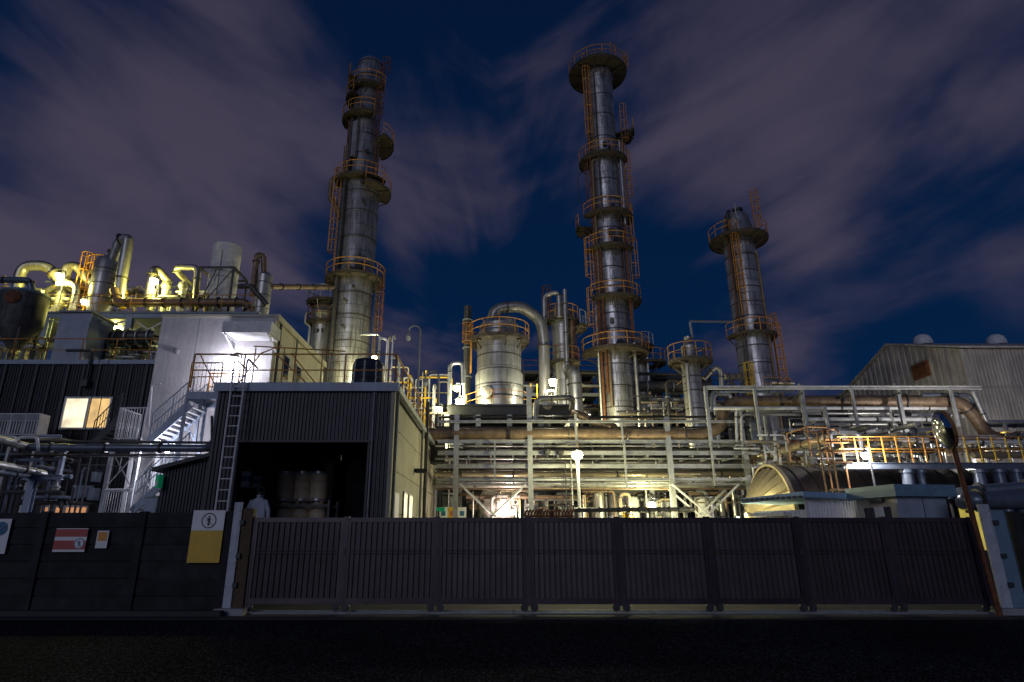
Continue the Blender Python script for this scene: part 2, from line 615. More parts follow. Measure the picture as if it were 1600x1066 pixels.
def light(parent, p, color, power, radius=.12, spot=None, target=None, blend=.6):
    l = bpy.data.lights.new('lamp_light', 'SPOT' if spot else 'POINT')
    l.energy = power
    l.color = color
    l.shadow_soft_size = radius
    if spot:
        l.spot_size = RAD(spot)
        l.spot_blend = blend
    o = bpy.data.objects.new('lamp_light', l)
    COL.objects.link(o)
    base = V((0, 0, 0))
    q = parent
    while q is not None:
        base += q.location
        q = q.parent
    o.parent = parent
    o.location = V(p) - base
    if target is not None:
        o.rotation_euler = (V(target) - V(p)).to_track_quat('-Z', 'Y').to_euler()
    return o


def flood(label, p, target, color, power, size=.22, post=None, group='floodlights lit in the plant', spot=None, lens='lamp_y', arm=None, off=.12):
    """well-glass work lamp: glowing globe under a metal cap, on a post or a wall arm; p is the globe's centre"""
    p = V(p)
    d = (V(target) - p).normalized()
    t = thing('work_lamp', label, 'lamp', p - V((0, 0, size)), group)
    g = size * .9
    MB().lathe([(.001, p.z - g * 1.1), (g * .6, p.z - g * .9), (g, p.z - g * .2), (g * .95, p.z + g * .4), (g * .6, p.z + g * .8)], (p.x, p.y, 0), 18).build('globe', M[lens], t)
    MB().lathe([(g * .6, p.z + g * .78), (g * 1.25, p.z + g * .75), (g * 1.1, p.z + g * 1.0), (g * .5, p.z + g * 1.4), (.001, p.z + g * 1.45)], (p.x, p.y, 0), 18).build('cap', M['grey'], t)
    c = p + V((0, 0, g * 1.3))
    mb = MB()
    if post is None or post == 'wall':
        mb.tube([c, c + V((0, .0, .12)), c + V((0, .5, .12))], .025, 6)
    else:
        e = c + V((.22, .12, 0))
        mb.tube([c, c + V((0, 0, .12)), e + V((0, 0, .12)), (e.x, e.y, post)], .035, 8, .1)
    mb.build('bracket', M['steel'], t)
    light(t, p + d * (g * 1.1 + off), color, power, .1, spot, target)
    return t


def rail_mb(mb, pts, h=1.1, step=1.5, r=.022, mid=True, bars=0, posts=True, rb=.012):
    """handrail along a polyline of floor points"""
    pts = [V(p) for p in pts]
    Z = V((0, 0, h))
    mb.tube([p + Z for p in pts], r, 6)
    if mid:
        mb.tube([p + Z * .52 for p in pts], r * .8, 6)
    for a, b in zip(pts, pts[1:]):
        n = max(1, int(round((b - a).length / step)))
        if posts:
            for i in range(n + 1):
                q = a.lerp(b, i / n)
                mb.tube([q, q + Z], r, 6)
        if bars:
            m = int((b - a).length / bars)
            for i in range(1, m):
                q = a.lerp(b, i / m)
                mb.tube([q + Z * .06, q + Z], rb, 4)
            mb.tube([a + Z * .06, b + Z * .06], rb, 4)
    return mb


def platform(root, c, r0, r1, z, a0=0, a1=360, mrail='orange', mdeck='deck', rail=True, nb=8, gap=None):
    """annular gallery on brackets with its railing; returns the deck part"""
    full = abs(a1 - a0) > 359
    mb = MB()
    n = max(6, int(abs(a1 - a0) / 10))
    mb.lathe([(r0, z - .06), (r1, z - .06), (r1, z + .05), (r1 - .03, z + .05), (r1 - .03, z), (r0, z), (r0, z - .06)], (c[0], c[1], 0), n, 'z', a0, a1)
    mb.lathe([(r1 - .05, z - .18), (r1 - .05, z - .07), (r1 - .12, z - .07)], (c[0], c[1], 0), n, 'z', a0, a1)
    m = max(2, int(nb * abs(a1 - a0) / 360))
    for i in range(m + (0 if full else 1)):
        a = RAD(a0 + (a1 - a0) * i / m)
        d = V((cos(a), sin(a), 0))
        C = V((c[0], c[1], 0))
        mb.bar(C + d * r0 + V((0, 0, z - .1)), C + d * (r1 - .06) + V((0, 0, z - .1)), .07, .12)
        mb.bar(C + d * (r0 - .02) + V((0, 0, z - .85)), C + d * (r1 - .15) + V((0, 0, z - .15)), .06, .08)
    o = mb.build('platform', M[mdeck], root)
    if rail:
        mb = MB()
        R = r1 - .04
        g = gap or (a0, a1)
        for hh, rr in ((1.1, .038), (.58, .03)):
            mb.arc(c, R, z + hh, g[0], g[1], rr, 6)
        k = max(2, int(abs(g[1] - g[0]) / 30))
        for i in range(k + (0 if full else 1)):
            a = RAD(g[0] + (g[1] - g[0]) * i / k)
            p = V((c[0] + R * cos(a), c[1] + R * sin(a), z))
            mb.tube([p, p + V((0, 0, 1.1))], .034, 6)
        mb.build('railing', M[mrail], o)
    return o


def ladder(root, p, ang, z0, z1, cage=True, m='orange', w=.45, cz=2.2, hoops=.9):
    """upright ladder at point p (xy); ang = outward direction in degrees; cage hoops bulge outward"""
    a = RAD(ang)
    d = V((cos(a), sin(a), 0))
    t = V((-d.y, d.x, 0))
    P = V((p[0], p[1], 0))
    mb = MB()
    for k in (-1, 1):
        q = P + t * (k * w / 2)
        mb.bar(q + V((0, 0, z0)), q + V((0, 0, z1 + 1.0)), .06, .08)
    n = int((z1 - z0) / .32)
    for i in range(n + 1):
        z = V((0, 0, z0 + .15 + i * .32))
        mb.tube([P - t * (w / 2) + z, P + t * (w / 2) + z], .017, 5)
    o = mb.build('ladder', M[m], root)
    if cage and z1 - z0 > cz:
        mb = MB()
        R = .38
        zs = z0 + cz
        k = max(2, int((z1 + 1 - zs) / hoops))
        for i in range(k + 1):
            z = zs + (z1 + 1 - zs) * i / k
            pts = []
            for j in range(9):
                b = -pi / 2 + pi * j / 8 * 1.0
                pts.append(P + d * (R * cos(b) * 1.6) + t * (R * sin(b)) + V((0, 0, z)))
            mb.tube(pts, .034, 4)
        for b in (-55, -20, 20, 55):
            q = P + d * (R * cos(RAD(b)) * 1.6) + t * (R * sin(RAD(b)))
            mb.bar(q + V((0, 0, zs)), q + V((0, 0, z1 + 1)), .05, .025)
        mb.build('cage', M[m], o)
    return o


def flange(mb, p, d, r, t=.05, k=1.6):
    p, d = V(p), V(d).normalized()
    mb.tube([p - d * t, p + d * t], r * k, 12)
    return mb


def valve(root, p, r=.12, m='dgrey', wheel='yellow', up=(0, 0, 1)):
    p, up = V(p), V(up)
    mb = MB()
    mb.tube([p - V((r * 1.6, 0, 0)), p + V((r * 1.6, 0, 0))], r * .95, 10)
    mb.tube([p, p + up * (r * 3)], r * .5, 8)
    flange(mb, p - V((r * 1.6, 0, 0)), (1, 0, 0), r, .02, 1.5)
    flange(mb, p + V((r * 1.6, 0, 0)), (1, 0, 0), r, .02, 1.5)
    o = mb.build('valve', M[m], root)
    mb = MB()
    c = p + up * (r * 3)
    a = up.orthogonal().normalized()
    b = up.cross(a)
    pts = [c + a * (r * 1.4 * cos(2 * pi * i / 12)) + b * (r * 1.4 * sin(2 * pi * i / 12)) for i in range(13)]
    mb.tube(pts, r * .14, 5)
    mb.bar(pts[0], pts[6], r * .15)
    mb.bar(pts[3], pts[9], r * .15)
    mb.build('handwheel', M[wheel], o)
    return o


def P3(*pts):
    return [at(*p) for p in pts]


class Rings(list):
    def build(s, name, m, root):
        for mb in s:
            mb.build(name, m, root)


def pipe(label, pts, r, m='pipe', bend=None, group=None, n=12, flanges=0, cat='pipe', name='process_pipe', clamps=False, uv=True, valves=()):
    pts = [at(*p) for p in pts] if uv else [V(p) for p in pts]
    bend = r * 3 if bend is None else bend
    mb = MB().tube(pts, r, n, bend)
    base = V((pts[0].x, pts[0].y, min(p.z for p in pts)))
    if not flanges and not valves:
        return solo(name, mb, M[m], label, cat, group)
    t = thing(name, label, cat, base, group)
    mb.build('run', M[m], t)
    if flanges:
        segs = [(a, b) for a, b in zip(pts, pts[1:])]
        tot = sum((b - a).length for a, b in segs)
        for i in range(flanges):
            s = tot * (i + .5) / flanges
            for a, b in segs:
                l = (b - a).length
                if s <= l:
                    q = a.lerp(b, s / l)
                    flange(MB(), q, b - a, r, .03, 1.35).build('flange', M['pipe_d'] if m != 'pipe_d' else M['steel'], t)
                    break
                s -= l
    for (q, rr) in valves:
        valve(t, q, rr)
    return t

# ================================================================== SETTING
mb = MB().add([(-400, -60, 0), (400, -60, 0), (400, 900, 0), (-400, 900, 0)], [(0, 1, 2, 3)])
tag(mb.build('ground', M['ground'], None, (0, 0, 0)), None, None, None, 'structure')
mb = MB().add([(-60, -40, .004), (60, -40, .004), (60, 12.3, .004), (-60, 12.3, .004)], [(0, 1, 2, 3)])
tag(mb.build('road', M['asphalt'], None, (0, 0, 0)), None, None, None, 'structure')
mb = MB()
mb.bx(-60, 60, 12.3, 12.62, -.05, .02)
mb.bx(-60, -5.2, 12.62, 12.8, -.05, .11)
mb.bx(10.6, 60, 12.62, 12.8, -.05, .11)
tag(mb.build('road_gutter', M['hall'], None, (0, 12.5, 0)), None, None, None, 'structure')

# ------------------------------------------------------------------ sliding gate
GY = 13.2
gx = [xof(u, 812, GY) for u in (397, 542, 684, 825, 963, 1103, 1243, 1379, 1517)]
gz0, gz1 = zof(944, GY), zof(809, GY)
t = thing('sliding_gate', 'long dark mauve sliding gate of eight slatted metal panels across the plant entrance', 'gate', (gx[0], GY, 0))
zm = gz0 + (gz1 - gz0) * .60
for i in range(8):
    a, b = gx[i] + .058, gx[i + 1] - .058
    mb = MB()
    n = 15
    sp_w = (b - a - .1) / n
    for k in range(n):
        x = a + .05 + (k + .5) * sp_w
        w_ = sp_w * .36
        z0, z1 = gz0 + .1, gz1 - .09
        mb.poly([(x - w_, GY - .012, z0), (x + w_ * .75, GY - .022, z0), (x + w_, GY + .018, z0), (x - w_, GY + .018, z0)], (0, 0, z1 - z0))
    pn = mb.build('panel', M['gate'], t)
    MB().bx(a + .04, b - .04, GY + .02, GY + .03, gz0 + .08, gz1 - .06).build('shade_backing', M['dgrey'], pn)  # dark sheet puts shade into the grooves between the slats
    mb = MB()
    mb.bx(a, b, GY - .035, GY + .035, gz1 - .09, gz1)
    mb.bx(a, b, GY - .035, GY + .035, gz0, gz0 + .11)
    mb.bx(a, a + .05, GY - .034, GY + .034, gz0 + .11, gz1 - .09)
    mb.bx(b - .05, b, GY - .034, GY + .034, gz0 + .11, gz1 - .09)
    mb.bx(a + .05, b - .05, GY + .032, GY + .06, zm - .05, zm + .05)
    mb.build('panel_frame', M['gate'], pn)
    MB().bx(a + .05, b - .05, GY - .062, GY - .056, zm - .035, zm - .022).bx(a + .05, b - .05, GY - .062, GY - .056, zm + .022, zm + .035).build('mid_rail', M['dgrey'], pn)
for i in range(9):
    x = gx[i]
    po = MB().bx(x - .056, x + .056, GY - .045, GY + .06, gz0 - .03, gz1 + .02).build('gate_post', M['gate'], t)
    MB().bx(x - .025, x + .025, GY - .075, GY - .05, zm - .06, zm + .06).build('latch_plate', M['dgrey'], po)
    for k in (-1, 1):
        mb = MB().lathe([(.01, -.02), (.075, -.02), (.075, .02), (.01, .02)], (x + k * .1, GY, .115), 14, 'y')
        mb.bx(x + k * .1 - .05, x + k * .1 + .05, GY - .045, GY - .03, .09, gz0 + .01)
        mb.build('wheel', M['dgrey'], po)
for k, lab in ((0, 'front steel rail set in the ground under the sliding gate'), (1, 'rear steel rail set in the ground behind the front gate rail')):
    y = GY - .02 + k * .35
    mb = MB().bx(-5.6, 11.2, y - .03, y + .03, 0, .035)
    mb.bx(-5.6, 11.2, y - .05, y + .05, 0, .010)
    solo('gate_rail', mb, M['grey'], lab, 'rail', 'rails under the sliding gate')

# ------------------------------------------------------------------ end posts of the gate
def hpost(label, u0, u1, vt, vb, Y, brown_side, lean=0):
    x0, x1 = xof(u0, (vt + vb) / 2, Y), xof(u1, (vt + vb) / 2, Y)
    z1 = zof(vt, Y)
    t = thing('gate_end_post', label, 'gate post', ((x0 + x1) / 2, Y, 0), 'steel posts at the ends of the gate')
    mb = MB()
    w = (x1 - x0)
    mb.bx(x0, x0 + w * .42, Y - .02, Y, .1, z1)
    mb.bx(x0 + w * .2, x0 + w * .26, Y, Y + .16, .1, z1 - .002)
    mb.build('flange_face', M['white_rusty'], t)
    mb = MB().bx(x0 + w * .46, x1, Y + .02, Y + .20, .1, z1 - .12)
    mb.build('channel', M[brown_side], t)
    mb = MB()
    for z in (.5, 1.05, 1.7):
        mb.bx(x0 + w * .4, x0 + w * .62, Y - .05, Y + .02, z, z + .09)
    mb.build('guide_bracket', M['dgrey'], t)
    mb = MB().box(((x0 + x1) / 2, Y + .02, .06), (w * 1.5, .42, .12))
    mb.build('footing', M['block'], t)
    return t


M['white_rusty'] = mat('chipped_white_paint', (.50, .54, .62), .55, 0, .15, 3, rust=.16, rustcol=(.08, .05, .04), streak=.7, streakcol=(.12, .08, .06))
M['peeled'] = mat('peeling_brown_paint', (.10, .06, .03), .7, 0, .4, 4, rust=.35, rustcol=(.02, .015, .012), bump=.4)
hpost('chipped white and brown steel post at the left end of the gate', 358, 388, 785, 945, GY - .12, 'peeled')
hpost('chipped pale blue steel post at the right end of the gate beside the mirror pole', 1545, 1586, 788, 945, GY - .05, 'blue')

# ------------------------------------------------------------------ precast wall, left and right
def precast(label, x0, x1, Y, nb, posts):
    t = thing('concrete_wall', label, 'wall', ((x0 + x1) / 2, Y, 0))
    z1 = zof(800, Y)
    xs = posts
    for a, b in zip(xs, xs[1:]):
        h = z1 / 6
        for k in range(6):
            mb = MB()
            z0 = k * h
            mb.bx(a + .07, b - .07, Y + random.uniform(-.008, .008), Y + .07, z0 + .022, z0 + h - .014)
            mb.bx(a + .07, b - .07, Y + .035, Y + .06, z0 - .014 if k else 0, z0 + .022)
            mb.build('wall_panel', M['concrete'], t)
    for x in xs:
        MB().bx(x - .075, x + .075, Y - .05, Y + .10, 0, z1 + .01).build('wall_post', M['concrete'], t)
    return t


WY = 13.12
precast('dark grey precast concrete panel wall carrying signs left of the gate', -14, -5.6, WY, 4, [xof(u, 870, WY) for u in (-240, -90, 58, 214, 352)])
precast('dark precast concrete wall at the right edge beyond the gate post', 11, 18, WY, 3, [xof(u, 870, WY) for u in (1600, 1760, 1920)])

# ------------------------------------------------------------------ signs on the wall
def ring(mb, c, R, r, y, n=28):
    pts = [(c[0] + R * cos(2 * pi * i / n), y, c[1] + R * sin(2 * pi * i / n)) for i in range(n)]
    pin = [(c[0] + (R - r) * cos(2 * pi * i / n), y, c[1] + (R - r) * sin(2 * pi * i / n)) for i in range(n)]
    o = [V(p) + V((0, .004, 0)) for p in pts]
    i_ = [V(p) + V((0, .004, 0)) for p in pin]
    vs_ = pts + pin + o + i_
    fs = []
    for k in range(n):
        k2 = (k + 1) % n
        fs += [(k, k2, n + k2, n + k), (k, 2 * n + k, 2 * n + k2, k2), (n + k, n + k2, 3 * n + k2, 3 * n + k)]
    return mb.add(vs_, fs)


def no_entry(root, c, R, y, m):
    mb = MB()
    ring(mb, c, R, R * .13, y)
    a = R * .62
    mb.bar((c[0] - a, y + .001, c[1] + a), (c[0] + a, y + .001, c[1] - a), .005, R * .12, (0, 1, 0))
    mb.build('prohibition_ring', M[m], root)
    mb = MB()
    # standing figure with a raised palm
    mb.lathe([(.001, -.001), (R * .13, -.001), (R * .13, .002), (.001, .002)], (c[0], y + .001, c[1] + R * .50), 14, 'y')
    mb.bx(c[0] - R * .16, c[0] + R * .16, y + .0005, y + .003, c[1] - R * .12, c[1] + R * .34)
    mb.bx(c[0] - R * .15, c[0] - R * .02, y + .0007, y + .003, c[1] - R * .66, c[1] - R * .12)
    mb.bx(c[0] + R * .02, c[0] + R * .15, y + .0007, y + .003, c[1] - R * .66, c[1] - R * .12)
    mb.bar((c[0] - R * .16, y + .002, c[1] + R * .26), (c[0] - R * .38, y + .002, c[1] - R * .08), .003, R * .09, (0, 1, 0))
    mb.bar((c[0] + R * .16, y + .002, c[1] + R * .26), (c[0] + R * .36, y + .002, c[1] + R * .02), .003, R * .09, (0, 1, 0))
    mb.build('figure', M[m], root)


SY = WY - .075


def signrect(u, v, w, h):
    x, z = xof(u, v, SY), zof(v, SY)
    k = ppm(v, SY)
    return x, z, w / k, h / k


x, z, w, h = signrect(110, 844, 50, 35)
t = thing('sign', 'white sign with two red bands and a no entry ring, left on the dark wall', 'sign', (x, SY, z - h / 2), 'warning signs on the wall')
MB().bx(x - w / 2, x + w / 2, SY, SY + .012, z - h / 2, z + h / 2).build('board', M['signw'], t)
mb = MB().bx(x - w / 2, x + w / 2, SY - .003, SY, z + h * .14, z + h * .47)
mb.bx(x - w / 2, x + w / 2, SY - .003, SY, z - h * .40, z - h * .02)
mb.build('red_band', M['red'], t)
mb = MB().lathe([(.001, -.003), (h * .23, -.003), (h * .23, 0), (.001, 0)], (x + w * .30, SY - .004, z - h * .14), 28, 'y')
mb.build('white_disc', M['signw'], t)
no_entry(t, (x + w * .30, z - h * .14), h * .22, SY - .010, 'signb')

x, z, w, h = signrect(159.5, 843, 18, 26)
t = thing('sign', 'small white notice with an orange square, right of the red banded sign', 'sign', (x, SY, z - h / 2), 'warning signs on the wall')
MB().bx(x - w / 2, x + w / 2, SY, SY + .01, z - h / 2, z + h / 2).build('board', M['signw'], t)
MB().bx(x - w * .40, x + w * .40, SY - .003, SY, z - h * .08, z + h * .42).build('orange_square', M['signo'], t)

x, z, w, h = signrect(323, 838, 50, 78)
SY2 = SY - .02
t = thing('sign', 'tall white and yellow no entry sign at the wall end beside the gate post', 'sign', (x, SY2, z - h / 2), 'warning signs on the wall')
MB().bx(x - w / 2, x + w / 2, SY2, SY2 + .015, z + h * .11, z + h / 2).build('white_board', M['signw'], t)
MB().bx(x - w / 2, x + w / 2, SY2, SY2 + .015, z - h / 2, z + h * .11 - .002).build('yellow_board', M['signy'], t)
no_entry(t, (x + w * .02, z + h * .30), h * .15, SY2 - .006, 'signk')

x, z, w, h = signrect(0, 838, 26, 52)
t = thing('sign', 'pale sign with a blue disc cut by the left edge of the picture', 'sign', (x, SY, z - h / 2), 'warning signs on the wall')
MB().bx(x - w / 2 - .2, x + w / 2, SY, SY + .012, z - h / 2, z + h / 2).build('board', M['signw'], t)
mb = MB().lathe([(.001, -.003), (h * .20, -.003), (h * .20, 0), (.001, 0)], (x - .01, SY - .003, z + h * .22), 28, 'y')
mb.build('blue_disc', M['signb'], t)
mb = MB().bar((x - .1, SY - .008, z + h * .22 - .1), (x + .1, SY - .008, z + h * .22 + .1), .004, .028, (0, 1, 0))
mb.build('white_stroke', M['signw'], t)

# ------------------------------------------------------------------ convex traffic mirror on its rusty pole
MY = 12.85
pb, pt = at(1556, 938, MY), at(1478, 655, MY)
t = thing('traffic_mirror', 'oval edge-on traffic mirror on a leaning rusty pole at the right gate end', 'mirror', (pb.x, MY, 0))
mb = MB().tube([(pb.x, MY, 0), pt], .05, 12)
mb.build('pole', M['rusty'], t)
mc = at(1475, 672, MY - .05)
nrm = V((-.97, .28, -.14)).normalized()
mbk = MB()
mbm = MB()
a_ = nrm.orthogonal().normalized()
b_ = nrm.cross(a_)


def disc(mb, prof, c, n, k=32):
    a = n.orthogonal().normalized()
    b = n.cross(a)
    vs_, fs = [], []
    for r, h in prof:
        for i in range(k):
            w = 2 * pi * i / k
            vs_.append(c + a * (r * cos(w)) + b * (r * sin(w)) + n * h)
    for j in range(len(prof) - 1):
        for i in range(k):
            fs.append((j * k + i, j * k + (i + 1) % k, (j + 1) * k + (i + 1) % k, (j + 1) * k + i))
    return mb.add(vs_, fs)


disc(mbm, [(.40, 0), (.38, .05), (.30, .10), (.2, .135), (.1, .152), (.001, .158)], mc, nrm).build('mirror_face', M['mirror'], t)
disc(mbk, [(.41, .0), (.425, .012), (.425, -.03), (.40, -.07), (.2, -.14), (.001, -.15)], mc, nrm).build('back_shell', M['orange_d'], t)
MB().tube([mc - nrm * .1, pt - V((0, 0, .05))], .03, 8).build('arm', M['rusty'], t)

# ------------------------------------------------------------------ dark open shed with drums
SHY = 19.0
sx1 = xof(612, 640, SHY)
sx0 = xof(338, 640, SHY)
szr = zof(605, SHY)
szt = zof(690, SHY)
SHB = 35.5
shed = thing('storage_shed', 'dark ribbed steel shed with a wide open doorway and railed flat roof', 'shed', ((sx0 + sx1) / 2, SHY, 0))
ox0, ox1 = xof(374, 690, SHY), xof(576, 690, SHY)
mb = MB()
mb.corr((sx0, SHY), (sx1, SHY), szt, szr - .12, .115, .045)
mb.corr((ox1 + .05, SHY), (sx1, SHY), 0, szt, .115, .045)
mb.corr((sx0, SHY), (ox0 - .05, SHY), 0, szt, .115, .045)
mb.build('front_cladding', M['corr_d'], shed)
mb = MB()
mb.bx(ox0 - .05, ox1 + .05, SHY - .06, SHY + .1, szt - .03, szt + .03)
mb.bx(ox1 - .01, ox1 + .05, SHY - .05, SHY + .1, 0, szt - .03)
mb.bx(ox0 - .05, ox0 + .01, SHY - .05, SHY + .1, 0, szt - .03)
mb.build('door_frame', M['dgrey'], shed)
mb = MB()
mb.corr((sx1, SHY + .02), (sx1, SHB), 0, szr - .25, .30, .03)
mb.build('side_cladding', M['corr_y'], shed)  # olive tone carries the lamps' yellow light in the wall colour
mb = MB()
mb.bx(sx1 - .02, sx1 + .10, SHY - .07, SHY + .16, 0, szr - .12)
mb.build('corner_trim', M['corr_y'], shed)
mb = MB()
mb.bx(sx0 + .05, sx1 - .05, SHB - .1, SHB, 0, szr - .1)
mb.bx(sx0 - .06, sx0, SHY + .1, SHB, 0, szr - .1)
mb.build('rear_and_left_wall', M['dgrey'], shed)
mb = MB().bx(sx0 - .1, sx1 + .05, SHY + .05, SHB, szr - .12, szr - .02)
mb.build('roof', M['grey'], shed)
mb = MB()
mb.bx(sx0 - .12, sx1 + .22, SHY - .16, SHY - .02, szr - .16, szr + .12)
mb.build('fascia', M['blue_l'], shed)
mb = MB()
mb.bx(sx1 + .06, sx1 + .24, SHY - .015, SHB, szr - .17, szr + .03)
mb.build('gutter', M['grey'], shed)
for y in (SHY + .25, 26.5, 33):
    MB().tube([(sx1 + .14, y, szr - .17), (sx1 + .14, y, 0)], .055, 8).build('downpipe', M['grey'], shed)
mb = MB()
for z in (szr * .80, szr * .58, szr * .36):
    for i in range(40):
        y = SHY + .4 + i * .41
        mb.box((sx1 + .04, y, z), (.03, .03, .03))
mb.build('cladding_bolt', M['dgrey'], shed)
mb = MB().tube([(sx1 - .55, SHY - .1, szr - .2), (sx1 - .55, SHY - .1, 1.2)], .03, 6)
mb.build('conduit', M['grey'], shed)
# side doorway and windows
for (y0, y1, z0, z1, nm, m) in ((20.0, 20.9, .0, 2.75, 'door', 'signw'), (22.2, 22.9, 1.3, 2.9, 'window', 'lit_w'), (23.6, 24.4, 1.3, 2.9, 'window', 'lit_w')):
    f = MB().bx(sx1 + .035, sx1 + .075, y0 - .07, y1 + .07, z0, z1 + .07).build(nm, M['white'], shed)
    MB().bx(sx1 + .075, sx1 + .085, y0, y1, z0 + (.1 if z0 else 0), z1).build('pane', M[m], f)
mb = MB().bx(sx1 + .06, sx1 + .75, 31.2, 31.9, zof(722, 31.5) - .1, zof(690, 31.5))
mb.build('vent_hood', M['dgrey'], shed)
rs = MB().tube([(sx1 + .25, 27.2, 0), (sx1 + .25, 27.2, zof(628, 27.2))], .09, 8).build('flue_pipe', M['pipe_d'], shed)
MB().bx(sx1 + .05, sx1 + .55, 25.0, 25.4, zof(735, 25.2) - .1, zof(735, 25.2) + .05).build('wall_lamp', M['dgrey'], shed)

# orange railing round the roof
zr = szr
mb = MB()
ry = SHY + .08
rail_mb(mb, [(xof(296, 600, SHY), ry, zr), (sx1 + .05, ry, zr), (sx1 + .05, SHB - .2, zr)], 1.12, 1.65, .03)
solo('roof_railing', mb, M['orange'], 'orange tube railing along the front and right edges of the dark shed roof', 'railing')
mb = MB()
for (a, b) in (((430, 552), (478, 598)), ((408, 552), (440, 540)), ((455, 552), (492, 598)), ((372, 600), (408, 552)), ((312, 552), (335, 600))):
    p, q = at(a[0], a[1], SHY + 1.3), at(b[0], b[1], SHY + 1.3)
    mb.tube([p, q], .022, 6)
for u in (400, 445, 505):
    p = at(u, 543, SHY + 1.3)
    mb.tube([(p.x, p.y, zr), p], .022, 6)
p, q = at(397, 541, SHY + 1.3), at(540, 549, SHY + 1.3)
mb.tube([p, q], .022, 6)
solo('stair_handrail', mb, M['orange'], 'orange sloping handrails of the roof steps above the shed front', 'railing')
# roof boxes and the black tank
c = at(573, 600, 22.0)
rr = 25 / ppm(585, 22)
z0 = szr
z1 = zof(563, 22)
t = thing('water_tank', 'black tapered plastic water tank on the shed roof behind the railing', 'tank', (c.x, 22, z0))
mb = MB().lathe([(.001, z0), (rr * 1.02, z0), (rr * 1.0, z0 + .1), (rr * .88, z1 - .15), (rr * .80, z1 - .04), (rr * .5, z1), (.001, z1 + .02)], (c.x, 22, 0), 32)
mb.build('shell', M['black_t'], t)
mb = MB()
for f in (.3, .55, .78):
    mb.arc((c.x, 22), rr * (1.0 - .13 * f) + .01, z0 + (z1 - z0) * f, 0, 360, .018, 5)
for a in range(0, 360, 45):
    d = V((cos(RAD(a)), sin(RAD(a)), 0))
    mb.bar(V((c.x, 22, z0)) + d * rr * 1.01, V((c.x, 22, z1 - .14)) + d * rr * .9, .05, .03)
mb.build('rib', M['black_t'], t)
p = at(443, 590, 20.6)
t = thing('roof_unit', 'pale grey flat ventilation box on the shed roof left of the black tank', 'vent unit', (p.x, 20.6, szr))
MB().bx(p.x - .8, p.x + .5, 20.2, 21.2, szr, szr + .38).build('casing', M['blue_l'], t)
MB().bx(p.x - .85, p.x + .55, 20.15, 21.25, szr + .38, szr + .43).build('lid', M['grey'], t)
for i in range(4):
    MB().bx(p.x - .7, p.x + .4, 20.18, 20.2, szr + .06 + i * .08, szr + .10 + i * .08).build('louvre', M['dgrey'], t)

# drums on pallets
DY = 22.6
drum0 = None
labs = {(0, 0): 'dull brown drum, left of the three on the upper pallet', (0, 1): 'dull brown drum, middle of the three on the upper pallet', (0, 2): 'brighter brown drum, right of the three on the upper pallet',
        (1, 0): 'dark drum, left of the three in the row under the pallet', (1, 1): 'dark drum with pale lid, middle of the row under the pallet', (1, 2): 'brown drum with blue rim, right of the row under the pallet'}
for row, (vt_, vb_) in enumerate(((738, 783), (788, 830))):
    zt_, zb_ = zof(vt_, DY), zof(vb_, DY)
    for k, u in enumerate((447, 474, 499) if row == 0 else (446, 470, 496)):
        x = xof(u, (vt_ + vb_) / 2, DY)
        r = .315
        hgt = zt_ - zb_
        if drum0 is None:
            t = thing('drum', labs[(row, k)], 'drum', (x, DY, zb_), 'drums stacked in the shed')
            MB().lathe([(.001, zb_), (r, zb_), (r, zb_ + hgt * .33), (r + .012, zb_ + hgt * .34), (r, zb_ + hgt * .36), (r, zb_ + hgt * .65), (r + .012, zb_ + hgt * .66), (r, zb_ + hgt * .68), (r, zt_)], (x, DY, 0), 28).build('body', M['drum'], t)
            MB().lathe([(r + .014, zt_ - .07), (r + .014, zt_ + .01), (r - .03, zt_ + .01), (r - .04, zt_ - .01), (.001, zt_ - .01)], (x, DY, 0), 28).build('lid', M['drum_b'], t)
            MB().lathe([(r + .012, zb_), (r + .012, zb_ + .07), (r, zb_ + .075)], (x, DY, 0), 28).build('band', M['drum_b'], t)
            drum0 = t
        else:
            c = copy_tree(drum0)
            c.location = (x, DY, zb_)
            tag(c, labs[(row, k)], 'drum', 'drums stacked in the shed')
    x0, x1 = xof(432, vb_, DY), xof(512, vb_, DY)
    t = thing('pallet', 'wooden pallet under the ' + ('upper' if row == 0 else 'lower') + ' row of three drums', 'pallet', ((x0 + x1) / 2, DY, zb_ - .14), 'pallets under the drums')
    for i in range(5):
        y = DY - .45 + i * .22
        MB().bx(x0, x1, y - .07, y + .07, zb_ - .03, zb_ - .005).build('board', M['wood'], t)
    for xx in (x0 + .08, (x0 + x1) / 2, x1 - .08):
        MB().bx(xx - .06, xx + .06, DY - .5, DY + .5, zb_ - .14, zb_ - .03).build('bearer', M['wood'], t)
xr0, xr1 = xof(424, 800, DY), xof(520, 800, DY)
zl = zof(830, DY) - .14
t = thing('drum_rack', 'dark steel rack carrying the drum pallets in the shed', 'rack', ((xr0 + xr1) / 2, DY, 0))
for x in (xr0, xr1):
    for y in (DY - .6, DY + .6):
        MB().bx(x - .04, x + .04, y - .04, y + .04, 0, zof(783, DY)).build('leg', M['dgrey'], t)
for z in (zl, zof(783, DY) - .14):
    mb = MB()
    for y in (DY - .55, DY + .55):
        mb.bx(xr0, xr1, y - .03, y + .03, z - .08, z - .001)
    mb.build('beam', M['dgrey'], t)
